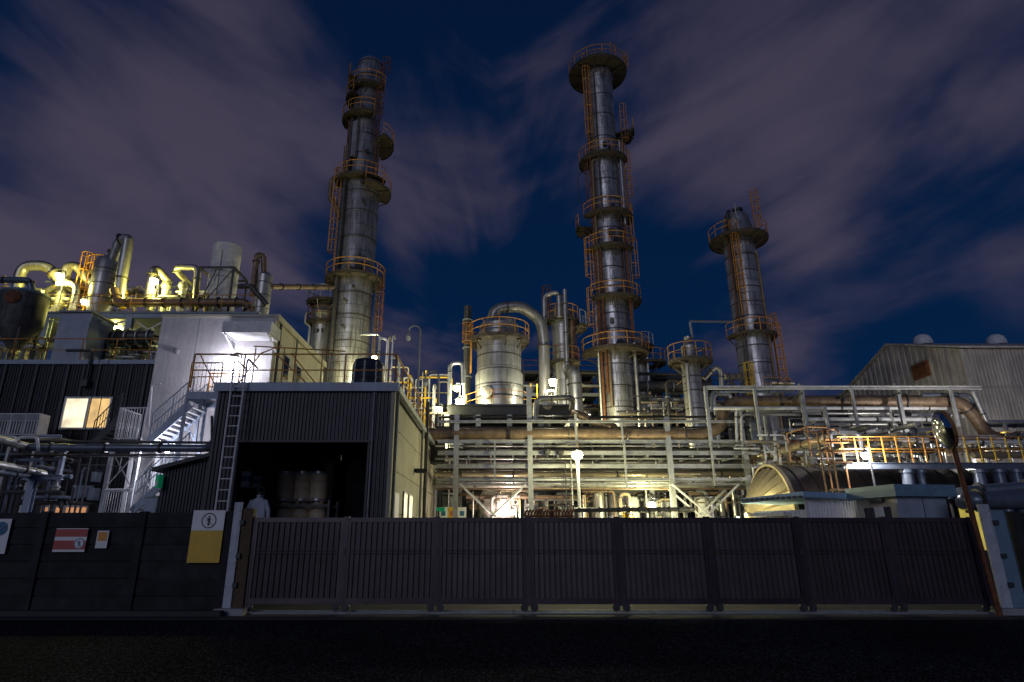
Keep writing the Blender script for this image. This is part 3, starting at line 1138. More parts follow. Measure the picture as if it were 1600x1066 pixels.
# shelf with pails, jacket
PY = 21.0
x0, x1 = xof(374, 760, PY), xof(410, 760, PY)
zs = zof(761, PY)
t = thing('steel_shelf', 'thin steel table just inside the shed doorway under two pails', 'table', ((x0 + x1) / 2, PY, 0))
MB().bx(x0, x1, PY - .3, PY + .3, zs - .03, zs).build('top', M['steel'], t)
for x in (x0 + .03, x1 - .03):
    for y in (PY - .27, PY + .27):
        MB().bx(x - .02, x + .02, y - .02, y + .02, 0, zs - .03).build('leg', M['steel'], t)
for k, (u, vt_, r, lab) in enumerate(((384, 737, .16, 'white pail with a blue band on the table, taller of the two'), (402, 745, .15, 'grey pail on the table, shorter of the two'))):
    x = xof(u, 750, PY)
    zt_ = zof(vt_, PY)
    t = thing('pail', lab, 'pail', (x, PY, zs), 'pails inside the shed')
    MB().lathe([(.001, zs), (r * .9, zs), (r, zt_), (r * .93, zt_), (r * .85, zs + .03), (.001, zs + .03)], (x, PY, 0), 20).build('body', M['white' if k == 0 else 'grey'], t)
    MB().lathe([(r * .94, zs + (zt_ - zs) * .35), (r * .97 + .006, zs + (zt_ - zs) * .36), (r * .98 + .006, zs + (zt_ - zs) * .66), (r * .96, zs + (zt_ - zs) * .67)], (x, PY, 0), 20).build('band', M['signb' if k == 0 else 'dgrey'], t)
    MB().tube([(x - r, PY, zt_ - .03), (x - r * .7, PY - .1, zt_ + .09), (x, PY - .12, zt_ + .13), (x + r * .7, PY - .1, zt_ + .09), (x + r, PY, zt_ - .03)], .008, 5).build('handle', M['steel'], t)
jx, jz = xof(404, 790, 19.8), zof(776, 19.8)
t = thing('work_jacket', 'pale blue work jacket hanging at the left of the shed doorway', 'jacket', (jx, 19.8, jz - 1.0))
mb = MB()
prof = [(0.02, 0), (.10, -.04), (.24, -.12), (.27, -.3), (.25, -.6), (.30, -1.0)]
vs_, fs = [], []
K = 26
for (r, h) in prof:
    for i in range(K):
        a = 2 * pi * i / K
        w = 1 + .16 * sin(a * 5 + h * 3) * min(1, -h * 3)
        vs_.append((jx + r * w * cos(a), 19.8 + r * .5 * w * sin(a), jz + h))
for j in range(len(prof) - 1):
    for i in range(K):
        fs.append((j * K + i, j * K + (i + 1) % K, (j + 1) * K + (i + 1) % K, (j + 1) * K + i))
mb.add(vs_, fs).build('body', M['cloth'], t)
for k in (-1, 1):
    MB().tube([(jx + k * .2, 19.8, jz - .12), (jx + k * .34, 19.78, jz - .45), (jx + k * .36, 19.75, jz - .78)], .075, 10, .1, r2=.06).build('sleeve', M['cloth'], t)
MB().lathe([(.07, jz - .02), (.09, jz + .04), (.075, jz + .05), (.06, jz - .01)], (jx, 19.8, 0), 14).build('collar', M['cloth'], t)
MB().tube([(jx, 19.8, jz + .02), (jx, 19.8, jz + .12), (jx, 19.95, jz + .16), (jx, 20.05, jz + .16)], .012, 6).build('hook', M['steel'], t)
# things at the back of the shed
for k, (u, w, m, lab) in enumerate(((528, .5, 'white', 'pale narrow cabinet standing deep inside the dark shed'), (559, 1.0, 'grey', 'wide grey cabinet standing deep inside the shed on the right'))):
    x = xof(u, 740, 27)
    z1 = zof(722, 27)
    t = thing('cabinet', lab, 'cabinet', (x, 27, 0), 'cabinets in the shed')
    MB().bx(x - w, x + w, 26.7, 27.3, 0, z1).build('carcass', M[m], t)
    for i in (-1, 1):
        d = MB().bx(x + (-w + .02 if i < 0 else .01), x + (-.01 if i < 0 else w - .02), 26.67, 26.69, .1, z1 - .05).build('door', M[m], t)
        MB().bx(x + i * .06 - .012, x + i * .06 + .012, 26.64, 26.665, z1 * .5, z1 * .5 + .25).build('handle', M['dgrey'], d)

# white ladder on the shed front
LY0, LY1 = 18.2, 18.75
a0, a1 = at(336, 800, LY0), at(364, 583, LY1)
b0, b1 = at(355, 800, LY0), at(384, 583, LY1)


def ext(p, q):   # carry a rail down to the ground
    k = p.z / (q.z - p.z)
    return p - (q - p) * k


a0, b0 = ext(a0, a1), ext(b0, b1)
t = thing('ladder', 'white fixed ladder leaning on the left of the shed front', 'ladder', (a0.x, a0.y, 0))
for p, q in ((a0, a1), (b0, b1)):
    e = q + V((0, .9, .0))
    MB().tube([p, q + V((0, 0, .5)), e + V((0, 0, .4))], .032, 8, .2).build('side_rail', M['white'], t)
n = 20
for i in range(n):
    f = (i + .6) / n
    MB().tube([a0.lerp(a1, f), b0.lerp(b1, f)], .018, 6).build('rung', M['white'], t)

# ribbed lean-to left of the shed
LX0, LX1 = xof(253, 760, 19.6), sx0 - .15
z0l, z1l = zof(737, 19.6), zof(716, 19.6)
t = thing('lean_to', 'low ribbed dark lean-to with a sloping roof left of the white ladder', 'lean-to', ((LX0 + LX1) / 2, 19.6, 0))
mb = MB().corr((LX0, 19.6), (LX1, 19.6), 0, z0l, .10, .04, zt=z1l)
mb.corr((LX0, 23.0), (LX0, 19.6), 0, z0l, .10, .04, out=(-1, 0, 0))
mb.build('cladding', M['corr_d'], t)
mb = MB().poly([(LX0 - .25, 19.3, z0l - .02), (LX1, 19.3, z1l + .03), (LX1, 23.2, z1l + .03), (LX0 - .25, 23.2, z0l - .02)], (0, 0, .12))
mb.build('roof', M['dgrey'], t)

# ------------------------------------------------------------------ white rough-cast stair building
BY = 24.8
bx0, bx1 = xof(236, 600, BY), xof(430, 510, BY)
bz = zof(494, BY)
BB = 32.5
t = thing('stair_building', 'rough white rendered building with a cream lamplight-tinted right side lit by a white floodlight', 'building', ((bx0 + bx1) / 2, BY, 0))
mb = MB()
mb.bx(bx0, bx1, BY, BY + .25, 0, bz)
mb.bx(bx0, bx0 + .25, BY + .25, BB, 0, bz)
mb.build('front_wall', M['wallw'], t)
mb = MB().bx(bx1 - .25, bx1 - .002, BY + .25, BB, 0, bz)
mb.build('side_wall', M['cream'], t)  # cream colour puts yellow lamp light into this side wall
mb = MB()
mb.bx(bx0 + .25, bx1 - .25, BY + .25, BB, bz - .3, bz - .1)
mb.bx(bx0 + .25, bx1 - .25, BB - .2, BB, 0, bz - .3)
mb.build('roof', M['grey'], t)
mb = MB().bx(bx1, bx1 + .16, BY - .1, BB + .1, bz - .22, bz + .06)
mb.bx(bx0 - .05, bx1, BY - .06, BY, bz - .05, bz + .06)
mb.build('parapet', M['cream'], t)
xs_ = xof(303, 560, BY)
MB().bx(xs_ - .012, xs_ + .012, BY - .006, BY - .001, 0, bz - .06).build('wall_joint', M['grey'], t)
# canopy over the door
ca, cb_ = xof(356, 515, BY - .6), xof(431, 515, BY - .6)
zc0, zc1 = zof(521, BY - 1), zof(504, BY - 1)
cn = MB().bx(ca, cb_, BY - 1.15, BY - .005, zc0, zc1).build('canopy', M['white'], t)
for x in (ca + .12, cb_ - .12):
    mb = MB().bar((x, BY - 1.0, zc0 - .05), (x, BY - .01, zc0 - .5), .06)
    mb.bar((x, BY - 1.1, zc0 - .04), (x, BY - .02, zc0 - .04), .07, .08)
    mb.build('canopy_bracket', M['white'], cn)
w = MB().lathe([(.001, -.16), (.10, -.12), (.12, 0), (.001, 0)], (xof(277, 549, BY), BY, zof(549, BY)), 16, 'y')
w.build('wall_vent', M['steel'], t)
# side windows
for (y0, y1) in ((26.2, 27.0), (28.0, 28.8)):
    f = MB().bx(bx1 - .002, bx1 + .03, y0, y1, zof(585, 25.5), zof(545, 25.5)).build('window', M['grey'], t)
    MB().bx(bx1 + .03, bx1 + .036, y0 + .08, y1 - .08, zof(585, 25.5) + .08, zof(545, 25.5) - .08).build('pane', M['glass'], f)
mb = MB().tube([(bx1 + .12, BY + .35, bz - .25), (bx1 + .12, BY + .35, 3)], .06, 8)
mb.build('downpipe', M['dgrey'], t)

# ------------------------------------------------------------------ dark ribbed building at the left
DBY = 27.0
dx0, dx1 = -26.0, bx0 - .02
dz = zof(566, DBY)
t = thing('ribbed_building', 'dark ribbed steel building at the left with a lit window and plant above', 'building', ((dx0 + dx1) / 2, DBY, 0))
mb = MB().corr((dx0, DBY), (dx1, DBY), 0, dz, .13, .03)
mb.build('front_cladding', M['corr_l'], t)
mb = MB()
for k in range(24):
    x = dx0 + .8 + k * .72
    if x < dx1 - .1:
        mb.bx(x - .05, x + .05, DBY - .09, DBY - .05, 0, dz - .02)
mb.build('cover_strip', M['dgrey'], t)
mb = MB()
mb.bx(dx0, dx1, DBY + .05, 39, dz - .25, dz - .02)
mb.bx(dx0, dx1, 38.9, 39.2, 0, dz - .25)
mb.build('roof', M['grey'], t)
MB().bx(dx0, dx1, DBY - .13, DBY + .05, dz - .12, dz + .08).build('fascia', M['blue_l'], t)
mb = MB()
for z in (dz * .88, dz * .77, dz * .66):
    for k in range(30):
        x = dx0 + .5 + k * .55
        if x < dx1:
            mb.box((x, DBY - .055, z), (.06, .03, .05))
mb.build('cladding_bolt', M['dgrey'], t)
for nm, u0_, u1_, v0_, v1_, m in (('window', 103, 172, 624, 669, 'lit'), ('doorway', 66, 137, 793, 815, 'lit_o')):
    xa, xb = xof(u0_, (v0_ + v1_) / 2, DBY), xof(u1_, (v0_ + v1_) / 2, DBY)
    za, zb = zof(v1_, DBY), zof(v0_, DBY)
    f = MB()
    f.bx(xa - .08, xb + .08, DBY - .17, DBY - .06, za - .08, za)
    f.bx(xa - .08, xb + .08, DBY - .17, DBY - .06, zb, zb + .08)
    f.bx(xa - .08, xa, DBY - .17, DBY - .06, za, zb)
    f.bx(xb, xb + .08, DBY - .17, DBY - .06, za, zb)
    xm = xa + (xb - xa) * .52
    f.bx(xm - .05, xm + .05, DBY - .16, DBY - .06, za, zb)
    f = f.build(nm, M['steel'], t)
    MB().bx(xa, xm - .05, DBY - .12, DBY - .10, za, zb).build('pane', M['lit_w' if nm == 'window' else m], f)
    MB().bx(xm + .05, xb, DBY - .12, DBY - .10, za, zb).build('pane', M[m], f)
mb = MB()
x = xof(140, 560, DBY) + .2
mb.tube([(x - 1.2, DBY - .2, dz + .5), (x, DBY - .2, dz + .5), (x, DBY - .2, dz - .9)], .07, 10, .2)
mb.bx(x - .14, x + .14, DBY - .34, DBY - .06, dz - 1.2, dz - .9)
solo('vent_duct', mb, M['dgrey'], 'black bent duct dropping from the roof edge of the dark ribbed building', 'duct')
for i, u in enumerate((150, 165)):
    p, q = at(u + 6, 560, DBY - .45), at(u - 16, 690, DBY - .45)
    solo('cable', MB().tube([p, V((p.x, p.y, q.z))], .018, 5), M['dgrey'], ('left' if i == 0 else 'right') + ' of two thin cables hanging down in front of the lit window', 'cable', 'cables by the lit window')

# ================================================================== LEFT: stairs, pipes, air conditioners
def stair(label, pb, pt, width, mstr='blue_l', mtread='white', rail='both', steps=None, group='metal stairs by the white building', bars=.16):
    """flight rising from pb to pt (near edge), its width running away from the street"""
    pb, pt = V(pb), V(pt)
    W_ = V((0, width, 0))
    t = thing('staircase', label, 'stairs', (pb.x, pb.y, pb.z), group)
    n = steps or max(3, int((pt.z - pb.z) / .2))
    for o in (V((0, 0, 0)), W_):
        MB().bar(pb + o, pt + o, .06, .26).build('stringer', M[mstr], t)
    for i in range(n):
        q = pb.lerp(pt, (i + .5) / n)
        MB().bx(q.x - .14, q.x + .14, q.y + .04, q.y + width - .04, q.z - .02, q.z + .02).build('tread', M[mtread], t)
    if rail:
        for o in ((V((0, 0, 0)), W_) if rail == 'both' else (V((0, 0, 0)),)):
            mb = MB()
            rail_mb(mb, [pb + o + V((0, 0, .12)), pt + o + V((0, 0, .12))], .95, 1.0, .022, True, bars)
            mb.build('handrail', M[mstr], t)
    return t


def slab(label, x0, x1, y0, y1, z, legs=True, bars=.13, sides='fl', mrail='blue_l', mdeck='blue_l', h=1.05, zleg=0, name='stair_landing', mid=False):
    t = thing(name, label, 'landing', ((x0 + x1) / 2, y0, z), 'landings of the metal stairs')
    mb = MB().bx(x0, x1, y0, y1, z - .06, z)
    mb.build('deck', M['grey'], t)
    mb = MB()
    mb.bx(x0, x1, y0 - .05, y0, z - .26, z + .02)
    mb.bx(x0, x1, y1, y1 + .05, z - .26, z + .02)
    mb.bx(x0 - .05, x0, y0, y1, z - .26, z + .02)
    mb.bx(x1, x1 + .05, y0, y1, z - .26, z + .02)
    mb.build('edge_channel', M[mdeck], t)
    pts = {'f': [(x0, y0, z), (x1, y0, z)], 'b': [(x0, y1, z), (x1, y1, z)], 'l': [(x0, y0, z), (x0, y1, z)], 'r': [(x1, y0, z), (x1, y1, z)]}
    for s in sides:
        mb = MB()
        rail_mb(mb, pts[s], h, 1.0, .028, mid, bars)
        mb.build('railing', M[mrail], t)
    if legs:
        for x in (x0, x1):
            for y in (y0, y1):
                MB().bx(x - .05, x + .05, y - .05, y + .05, zleg, z - .26).build('leg', M[mdeck], t)
    return t


SY0, SW = 22.4, 1.1
pb, pt = at(232, 690, SY0), at(298, 632, SY0)
stair('upper metal flight rising to the railed landing, white treads seen from below', pb, pt, SW, steps=9)
x0, x1 = xof(293, 615, SY0), xof(342, 615, SY0)
zl = zof(613, SY0)
slab('upper stair landing with a blue grey edge beam beside the shed roof', x0, x1, SY0, SY0 + 1.6, zl, True, .14, 'fb', 'orange', 'blue_l', 1.15, 0, mid=True)
zm_ = pb.z + .05
xm0, xm1 = xof(180, 680, SY0), xof(222, 680, SY0)
slab('middle stair landing with white upright bars on the left', xm0, xm1, SY0, SY0 + 1.4, zm_, False, .10, 'fl', 'white', 'dgrey', 1.2)
# braced steel tower that carries the middle landing
t = thing('braced_tower', 'braced steel tower under the middle stair landing', 'steel frame', ((xm0 + xm1) / 2, SY0, 0))
zt = zm_ - .27
for x in (xm0, xm1):
    for y in (SY0, SY0 + 1.3):
        MB().bx(x - .06, x + .06, y - .06, y + .06, 0, zt).build('leg', M['white'], t)
zq = zof(765, SY0)
for y in (SY0 - .07, SY0 + 1.24):
    MB().bar((xm0, y, zq), (xm1, y, zt - .1), .035).build('brace', M['steel'], t)
    MB().bar((xm1, y + .04, zq), (xm0, y + .04, zt - .1), .035).build('brace', M['steel'], t)
MB().bx(xm0, xm1, SY0 - .12, SY0 - .06, zq - .08, zq).build('tie', M['white'], t)
mb = MB()
rail_mb(mb, [at(158, 815, SY0 - .4), at(198, 815, SY0 - .4)], zof(766, SY0) - zof(815, SY0), .9, .03, False, .085, rb=.014)
solo('bar_fence', mb, M['white'], 'white upright bar fence under the braced stair tower', 'railing')
pb2, pt2 = at(205, 800, SY0 - .2), at(290, 722, SY0 - .2)
stair('lower metal flight climbing behind the ribbed lean-to', pb2, pt2, SW, steps=11, rail='one')
pb3, pt3 = at(140, 700, SY0 + 1.5), at(184, 655, SY0 + 1.5)
stair('short dark stair rising to the middle landing below the lit window', pb3, pt3, .9, 'dgrey', 'dgrey', 'one', 7)
mb = MB()
pp = at(234, 600, 24.0)
mb.tube([at(232, 668, 24.2), at(238, 598, 24.2), at(252, 600, 24.2)], .03, 6)
solo('standpipe', mb, M['white'], 'thin white bent pipe on the white building corner beside the stairs', 'pipe')
# post under upper flight
mb = MB().bar(at(304, 695, SY0 + 1.2), at(312, 632, SY0 + 1.2), .10)
mb.bar(at(304, 690, SY0 + 1.2), at(290, 660, SY0 + 1.2), .05)
solo('stair_post', mb, M['blue_l'], 'slanting blue grey strut beneath the upper flight', 'strut')

# grey electrical box + green exit light
p = at(240, 790, 21.4)
t = thing('electrical_cabinet', 'pale blue grey electrical cabinet at the foot of the lower flight', 'cabinet', (p.x, 21.4, 0))
MB().bx(p.x - .22, p.x + .22, 21.2, 21.5, .9, zof(778, 21.2)).build('case', M['blue_l'], t)
MB().bx(p.x - .24, p.x + .24, 21.17, 21.52, zof(778, 21.2), zof(778, 21.2) + .03).build('lid', M['grey'], t)
MB().bx(p.x - .2, p.x + .2, 21.18, 21.2, 1.0, zof(782, 21.2)).build('door', M['blue_l'], t)
for k in (-1, 1):
    MB().bx(p.x + k * .17 - .03, p.x + k * .17 + .03, 21.25, 21.45, 0, .9).build('leg', M['grey'], t)
p = at(253, 753, 19.5)
t = thing('exit_lamp', 'small green lit box hanging by the lean-to corner', 'lamp', (p.x, 19.3, p.z - .2))
MB().bx(p.x - .055, p.x + .055, 19.2, 19.45, p.z - .2, p.z + .2).build('case', M['green'], t)
MB().bx(p.x - .04, p.x + .04, 19.18, 19.2, p.z - .15, p.z - .02).build('screen', M['signw'], t)

# pipes crossing at the left
ga = 'pipes crossing the left yard'
pipe('fat slate blue pipe crossing level in front of the stairs', [(38, 699, 20.5), (326, 701, 20.5), (333, 690, 21.5)], .125, 'pipe_b', .2, ga, 14, 4)
pipe('thin dark pipe running just above the fat slate blue pipe', [(60, 689, 20.9), (331, 692, 20.9), (331, 650, 20.9)], .045, 'pipe_d', .1, ga)
pipe('thin pipe running just below the fat slate blue pipe', [(20, 711, 20.6), (322, 711, 20.6)], .035, 'pipe_d', .1, ga)
pipe('fat grey pipe coming forward at the left edge above the yard', [(-60, 676, 17.0), (2, 688, 19.4), (44, 699, 20.6)], .13, 'pipe', .3, ga, 14, 1)
pipe('white pipe with a raised loop beside the fat grey pipe', [(-40, 682, 21), (24, 683, 21), (24, 699, 21)], .05, 'white', .15, ga)
pipe('hooped white pipe rising over the pipe bundle at the left', [(24, 705, 20.2), (26, 683, 20.2), (58, 683, 20.2), (60, 705, 20.2)], .05, 'white', .2, ga)
pipe('upper of two pale pipes slanting in from the left edge', [(-60, 716, 17.5), (46, 735, 20.4), (70, 741, 21)], .11, 'pipe', .3, ga, 12, 2)
pipe('lower of two pale pipes slanting in from the left edge', [(-60, 731, 17.5), (60, 746, 21), (112, 745, 21)], .08, 'pipe_b', .3, ga, 12, 1)
pipe('thin pale cable tray strip under the lit window', [(62, 681, 24.5), (96, 681, 24.5)], .05, 'blue_l', .1, ga)
pipe('thin horizontal conduit crossing the braced tower', [(98, 712, 21.6), (330, 716, 21.6)], .025, 'steel', .1, ga)
# pipe stand
t = thing('pipe_stand', 'pale steel post with an arm holding the slanting pipes at the left', 'pipe support', (xof(47, 780, 20.6), 20.6, 0))
pa, pb_ = at(40, 805, 20.6), at(52, 750, 20.6)
pa = V((pb_.x, pb_.y, 0))
MB().ibeam(pa, pb_, .22, .2, .03, (0, 1, 0)).build('post', M['blue_l'], t)
MB().ibeam(at(36, 746, 20.6), at(98, 746, 20.6), .16, .16, .025).build('arm', M['blue_l'], t)
MB().bar(at(51, 764, 20.6), at(68, 749, 20.6), .05).build('brace', M['blue_l'], t)
p, q = at(96, 707, 20.9), at(92, 742, 20.9)
t = thing('pipe_hanger', 'short pale blue hanger between the upper and lower left pipes', 'pipe support', (q.x, q.y, q.z))
MB().bx(q.x - .06, q.x + .06, 20.85, 20.97, q.z, p.z).build('stem', M['blue_l'], t)
MB().bx(q.x - .9, q.x + .12, 20.85, 20.97, p.z, p.z + .1).build('crossbar', M['blue_l'], t)
p = at(87, 762, 20.6)
t = thing('pendant_lamp', 'unlit pendant lamp hanging under the slanting left pipes', 'lamp', (p.x, p.y, p.z))
MB().lathe([(.001, p.z + .24), (.04, p.z + .24), (.05, p.z + .1), (.15, p.z + .03), (.15, p.z), (.001, p.z + .0)], (p.x, p.y, 0), 18).build('shade', M['steel'], t)
MB().lathe([(.12, p.z), (.10, p.z - .08), (.001, p.z - .12)], (p.x, p.y, 0), 18).build('globe', M['lamp_off'], t)
MB().tube([(p.x, p.y, p.z + .24), (p.x + .02, p.y, p.z + .62)], .014, 5).build('stem', M['steel'], t)

# air conditioners
ac0 = None
for k, (u, lab) in enumerate(((12, 'pale air conditioner at the left end of the row below the dark wall'), (34, 'pale air conditioner in the middle of the row below the dark wall'), (57, 'pale air conditioner at the right end of the row below the dark wall'))):
    p = at(u, 664, 25.2)
    if ac0 is None:
        z0, z1 = zof(681, 25.2), zof(648, 25.2)
        w, d = .29, .3
        t = thing('air_conditioner', lab, 'air conditioner', (p.x, 25.2, z0), 'air conditioners in a row')
        MB().bx(p.x - w, p.x + w, 25.2 - d + .02, 25.2 + d, z0, z1).build('casing', M['white'], t)
        MB().bx(p.x - w + .03, p.x + w - .03, 25.2 - d - .005, 25.2 - d + .02, z1 - .28, z1 - .04).build('top_panel', M['grey'], t)
        for i in range(5):
            x = p.x - w + .06 + i * (2 * w - .12) / 4
            MB().bx(x - .018, x + .018, 25.2 - d - .01, 25.2 - d + .02, z0 + .05, z1 - .32).build('grille_bar', M['white'], t)
        MB().bx(p.x - w + .03, p.x + w - .03, 25.2 - d + .005, 25.2 - d + .02, z0 + .04, z1 - .31).build('grille', M['dgrey'], t)
        ac0 = t
    else:
        c = copy_tree(ac0)
        c.location.x = p.x
        tag(c, lab, 'air conditioner', 'air conditioners in a row')
p0, p1 = at(-6, 683, 25), at(98, 683, 25)
t = thing('equipment_shelf', 'narrow steel shelf carrying the row of air conditioners', 'shelf', (p0.x, 25.2, p0.z))
MB().bx(p0.x, p1.x, 24.8, 25.6, p0.z - .1, p0.z - .02).build('deck', M['steel'], t)
for x in (p0.x + .3, (p0.x + p1.x) / 2, p1.x - .2):
    MB().bx(x - .05, x + .05, 25.4, 25.5, 0, p0.z - .1).build('leg', M['steel'], t)
for i, (u, v, lab) in enumerate(((124, 768, 'grey switch box on the dark wall left of the stairs'), (146, 745, 'tiny pale box on the dark wall beside the braced tower'), (142, 772, 'narrow grey switch box nearest the braced tower'))):
    p = at(u, v, 26.4)
    w = (.32, .1, .14)[i]
    h = (.25, .2, .25)[i]
    t = thing('switch_box', lab, 'switch box', (p.x, 26.4, p.z - h), 'switch boxes on the dark wall')
    MB().bx(p.x - w, p.x + w, 26.4, 26.8, p.z - h, p.z + h).build('case', M['blue_l'], t)
    MB().bx(p.x - w + .03, p.x + w - .03, 26.37, 26.4, p.z - h + .03, p.z + h - .03).build('door', M['blue_l'], t)

# ================================================================== LEFT ROOF
# orange railing at the roof edge
mb = MB()
rail_mb(mb, [(dx0 + .5, DBY + .1, dz + .02), (dx1 - .05, DBY + .1, dz + .02)], zof(530, DBY + .1) - dz, 1.5, .026)
mb.bx(dx0 + .5, dx1 - .05, DBY + .08, DBY + .1, dz + .03, dz + .14)
solo('roof_railing', mb, M['orange'], 'orange railing along the roof edge of the dark ribbed building', 'railing')
# cabinet
KY = 28.2
x0, x1 = xof(88, 520, KY), xof(149, 500, KY)
z0, z1 = dz, zof(489, KY)
t = thing('roof_cabinet', 'tall pale blue metal cabinet with a flat lid on the left roof', 'cabinet', ((x0 + x1) / 2, KY, z0))
x1 -= .25
MB().bx(x0, x1, KY, KY + 1.9, z0, z1).build('case', M['blue_l'], t)
MB().bx(x0 - .05, x1 + .12, KY - .12, KY + 2.0, z1, z1 + .09).build('lid', M['grey'], t)
MB().bx(x0 + .04, x1 - .04, KY - .012, KY, z0 + .1, z0 + (z1 - z0) * .45).build('panel', M['blue_l'], t)
# cone bottomed tank
TY = 27.7
c = at(36, 480, TY)
k = ppm(480, TY)
z1, zc, zb = zof(462, TY), zof(508, TY), zof(545, TY)
R = 32 / k
t = thing('hopper_tank', 'mottled dark cone bottomed tank at the left edge of the roof', 'tank', (c.x, TY, zb))
MB().lathe([(.001, z1 + .32), (R * .45, z1 + .25), (R * .85, z1 + .10), (R, z1), (R, zc), (R * .25, zb), (.001, zb)], (c.x, TY, 0), 40).build('shell', mat('mottled_tank', (.12, .12, .12), .6, .3, .5, 1.5, streak=.8, rust=.15), t)
MB().lathe([(R + .03, z1 - .05), (R + .03, z1 + .05), (R - .05, z1 + .06)], (c.x, TY, 0), 40).build('rim', M['blue'], t)
d = V((.18, -.98, 0)).normalized()
disc(MB(), [(.001, .10), (.26, .08), (.34, .03), (.36, -.15)], V((c.x, TY, z1 - .45)) + d * (R), d, 28).build('manway', M['rusty'], t)
for a in (45, 135, 225, 315):
    q = V((c.x + R * .8 * cos(RAD(a)), TY + R * .8 * sin(RAD(a)), 0))
    MB().bar(q + V((0, 0, dz)), q + V((0, 0, zc + .1)), .08).build('leg', M['dgrey'], t)
gp = 'pipes on the left roof'
pipe('slate blue pipe bending down into the cone bottomed tank', [(-60, 437, TY), (47, 438, TY), (51, 462, TY)], .16, 'pipe_b', .4, gp, 14, 3)

# steel frame and upper deck
FY = 31.0
fz1 = zof(489, FY)
fz0 = dz
fx = [xof(u, 500, FY) for u in (-90, -8, 76, 204, 262, 330, 405)]
t = thing('steel_trestle', 'blue grey steel frame of the upper roof deck at the left', 'steel frame', ((fx[0] + fx[-1]) / 2, FY, fz0))
for y in (FY, FY + 5.5):
    for x in fx:
        MB().ibeam((x, y, fz0), (x, y, fz1 - .3), .3, .3, .04, (0, 1, 0)).build('column', M['blue_l'], t)
    MB().ibeam((fx[0], y, fz1 - .16), (fx[-1], y, fz1 - .16), .2, .32, .03).build('top_beam', M['blue_l'], t)
    z2 = zof(531, FY)
    MB().ibeam((fx[0], y, z2), (fx[-1], y, z2), .16, .2, .03).build('mid_beam', M['dgrey'], t)
for i in range(len(fx) - 1):
    zA, zB = zof(529, FY), fz1 - .4
    MB().bar((fx[i] + .15, FY + .1, zA), (fx[i + 1] - .15, FY + .1, zB), .07).build('brace', M['steel'], t)
    MB().bar((fx[i] + .15, FY + .2, zB), (fx[i + 1] - .15, FY + .2, zA), .07).build('brace', M['steel'], t)
MB().bx(fx[0], fx[-1], FY - .1, FY + 6, fz1, fz1 + .05).build('deck', M['grey'], t)
mb = MB()
rail_mb(mb, [(fx[0], FY, fz1 + .05), (fx[-1] - .5, FY, fz1 + .05)], 1.0, 1.6, .024)
solo('deck_railing', mb, M['orange'], 'orange railing along the front of the upper roof deck at the left', 'railing')

dk = fz1 + .05   # upper deck level


def D(u, v, Y):
    return at(u, v, Y)


pipe('large yellow lit duct arching at the left end of the upper deck', [(22, 478, 32.5), (34, 415, 32.5), (72, 415, 32.6), (98, 440, 32.8), (118, 452, 33)], .30, 'duct', 1.1, gp, 16, 2)
pipe('steep duct hooking over to the right beside the orange caged ladder', [(72, 500, 33), (92, 480, 33), (106, 416, 33), (120, 416, 33.3), (146, 446, 33.6)], .27, 'duct', .7, gp, 16, 1)
pipe('pale level duct behind the hooked duct', [(60, 462, 34), (100, 441, 34), (128, 441, 34), (140, 452, 34)], .2, 'duct', .4, gp, 14)
# vessel with tall pipe
VY = 32.5
c = at(162, 450, VY)
R = 19 / ppm(450, VY)
z1 = zof(412, VY)
t = thing('roof_vessel', 'silver dome topped vessel with ring seams on the upper left deck', 'vessel', (c.x, VY, dk))
MB().lathe([(R * .55, dk), (R, dk + .9), (R, z1), (R * .8, z1 + .25), (R * .4, z1 + .42), (.001, z1 + .46)], (c.x, VY, 0), 32).build('shell', M['clad'], t)
mb = MB()
for f in (.35, .6, .85):
    mb.arc((c.x, VY), R + .01, dk + (z1 - dk) * f, 0, 360, .025, 6, 10)
mb.build('ring_seam', M['pipe_d'], t)
MB().lathe([(.22, z1 + .4), (.22, z1 + .7), (.3, z1 + .72), (.3, z1 + .8), (.001, z1 + .8)], (c.x + .1, VY, 0), 16).build('top_nozzle', M['pipe_d'], t)
pipe('tallest curved top stack pipe beside the silver roof vessel', [(186, 474, VY - .6), (189, 440, VY - .6), (201, 372, VY - .6), (188, 376, VY - .5), (174, 412, VY - .2)], .30, 'clad_s', .55, gp, 18, 2)
pipe('long dark pipe lying level above the white building', [(178, 452, VY - 1), (183, 473, VY - 1), (386, 473, VY - 1), (393, 496, VY - 1)], .24, 'brown', .5, gp, 16, 9)
pipe('glowing duct rising beside the second roof lamp and sloping right', [(230, 470, 32.3), (240, 421, 32.3), (247, 421, 32.5), (266, 444, 33.2)], .22, 'duct', .45, gp, 16, 1)
pipe('box shaped pipe loop left of the white tank', [(306, 467, 32.3), (309, 418, 32.3), (270, 417, 32.3), (298, 446, 33.4)], .18, 'duct', .35, gp, 14, 2)
for i, (u, v) in enumerate(((260, 448), (287, 448))):
    p = at(u, v, 33)
    t = thing('roof_fan', ('left' if i == 0 else 'right') + ' of two small round topped blowers on the lit upper deck', 'blower', (p.x, 33, dk), 'blowers on the upper deck')
    MB().lathe([(.001, p.z + .25), (.28, p.z + .2), (.32, p.z), (.2, p.z - .2), (.001, p.z - .2)], (p.x, 33, 0), 20).build('hood', M['clad_s'], t)
    MB().lathe([(.2, p.z - .2), (.18, dk)], (p.x, 33, 0), 16).build('body', M['steel'], t)
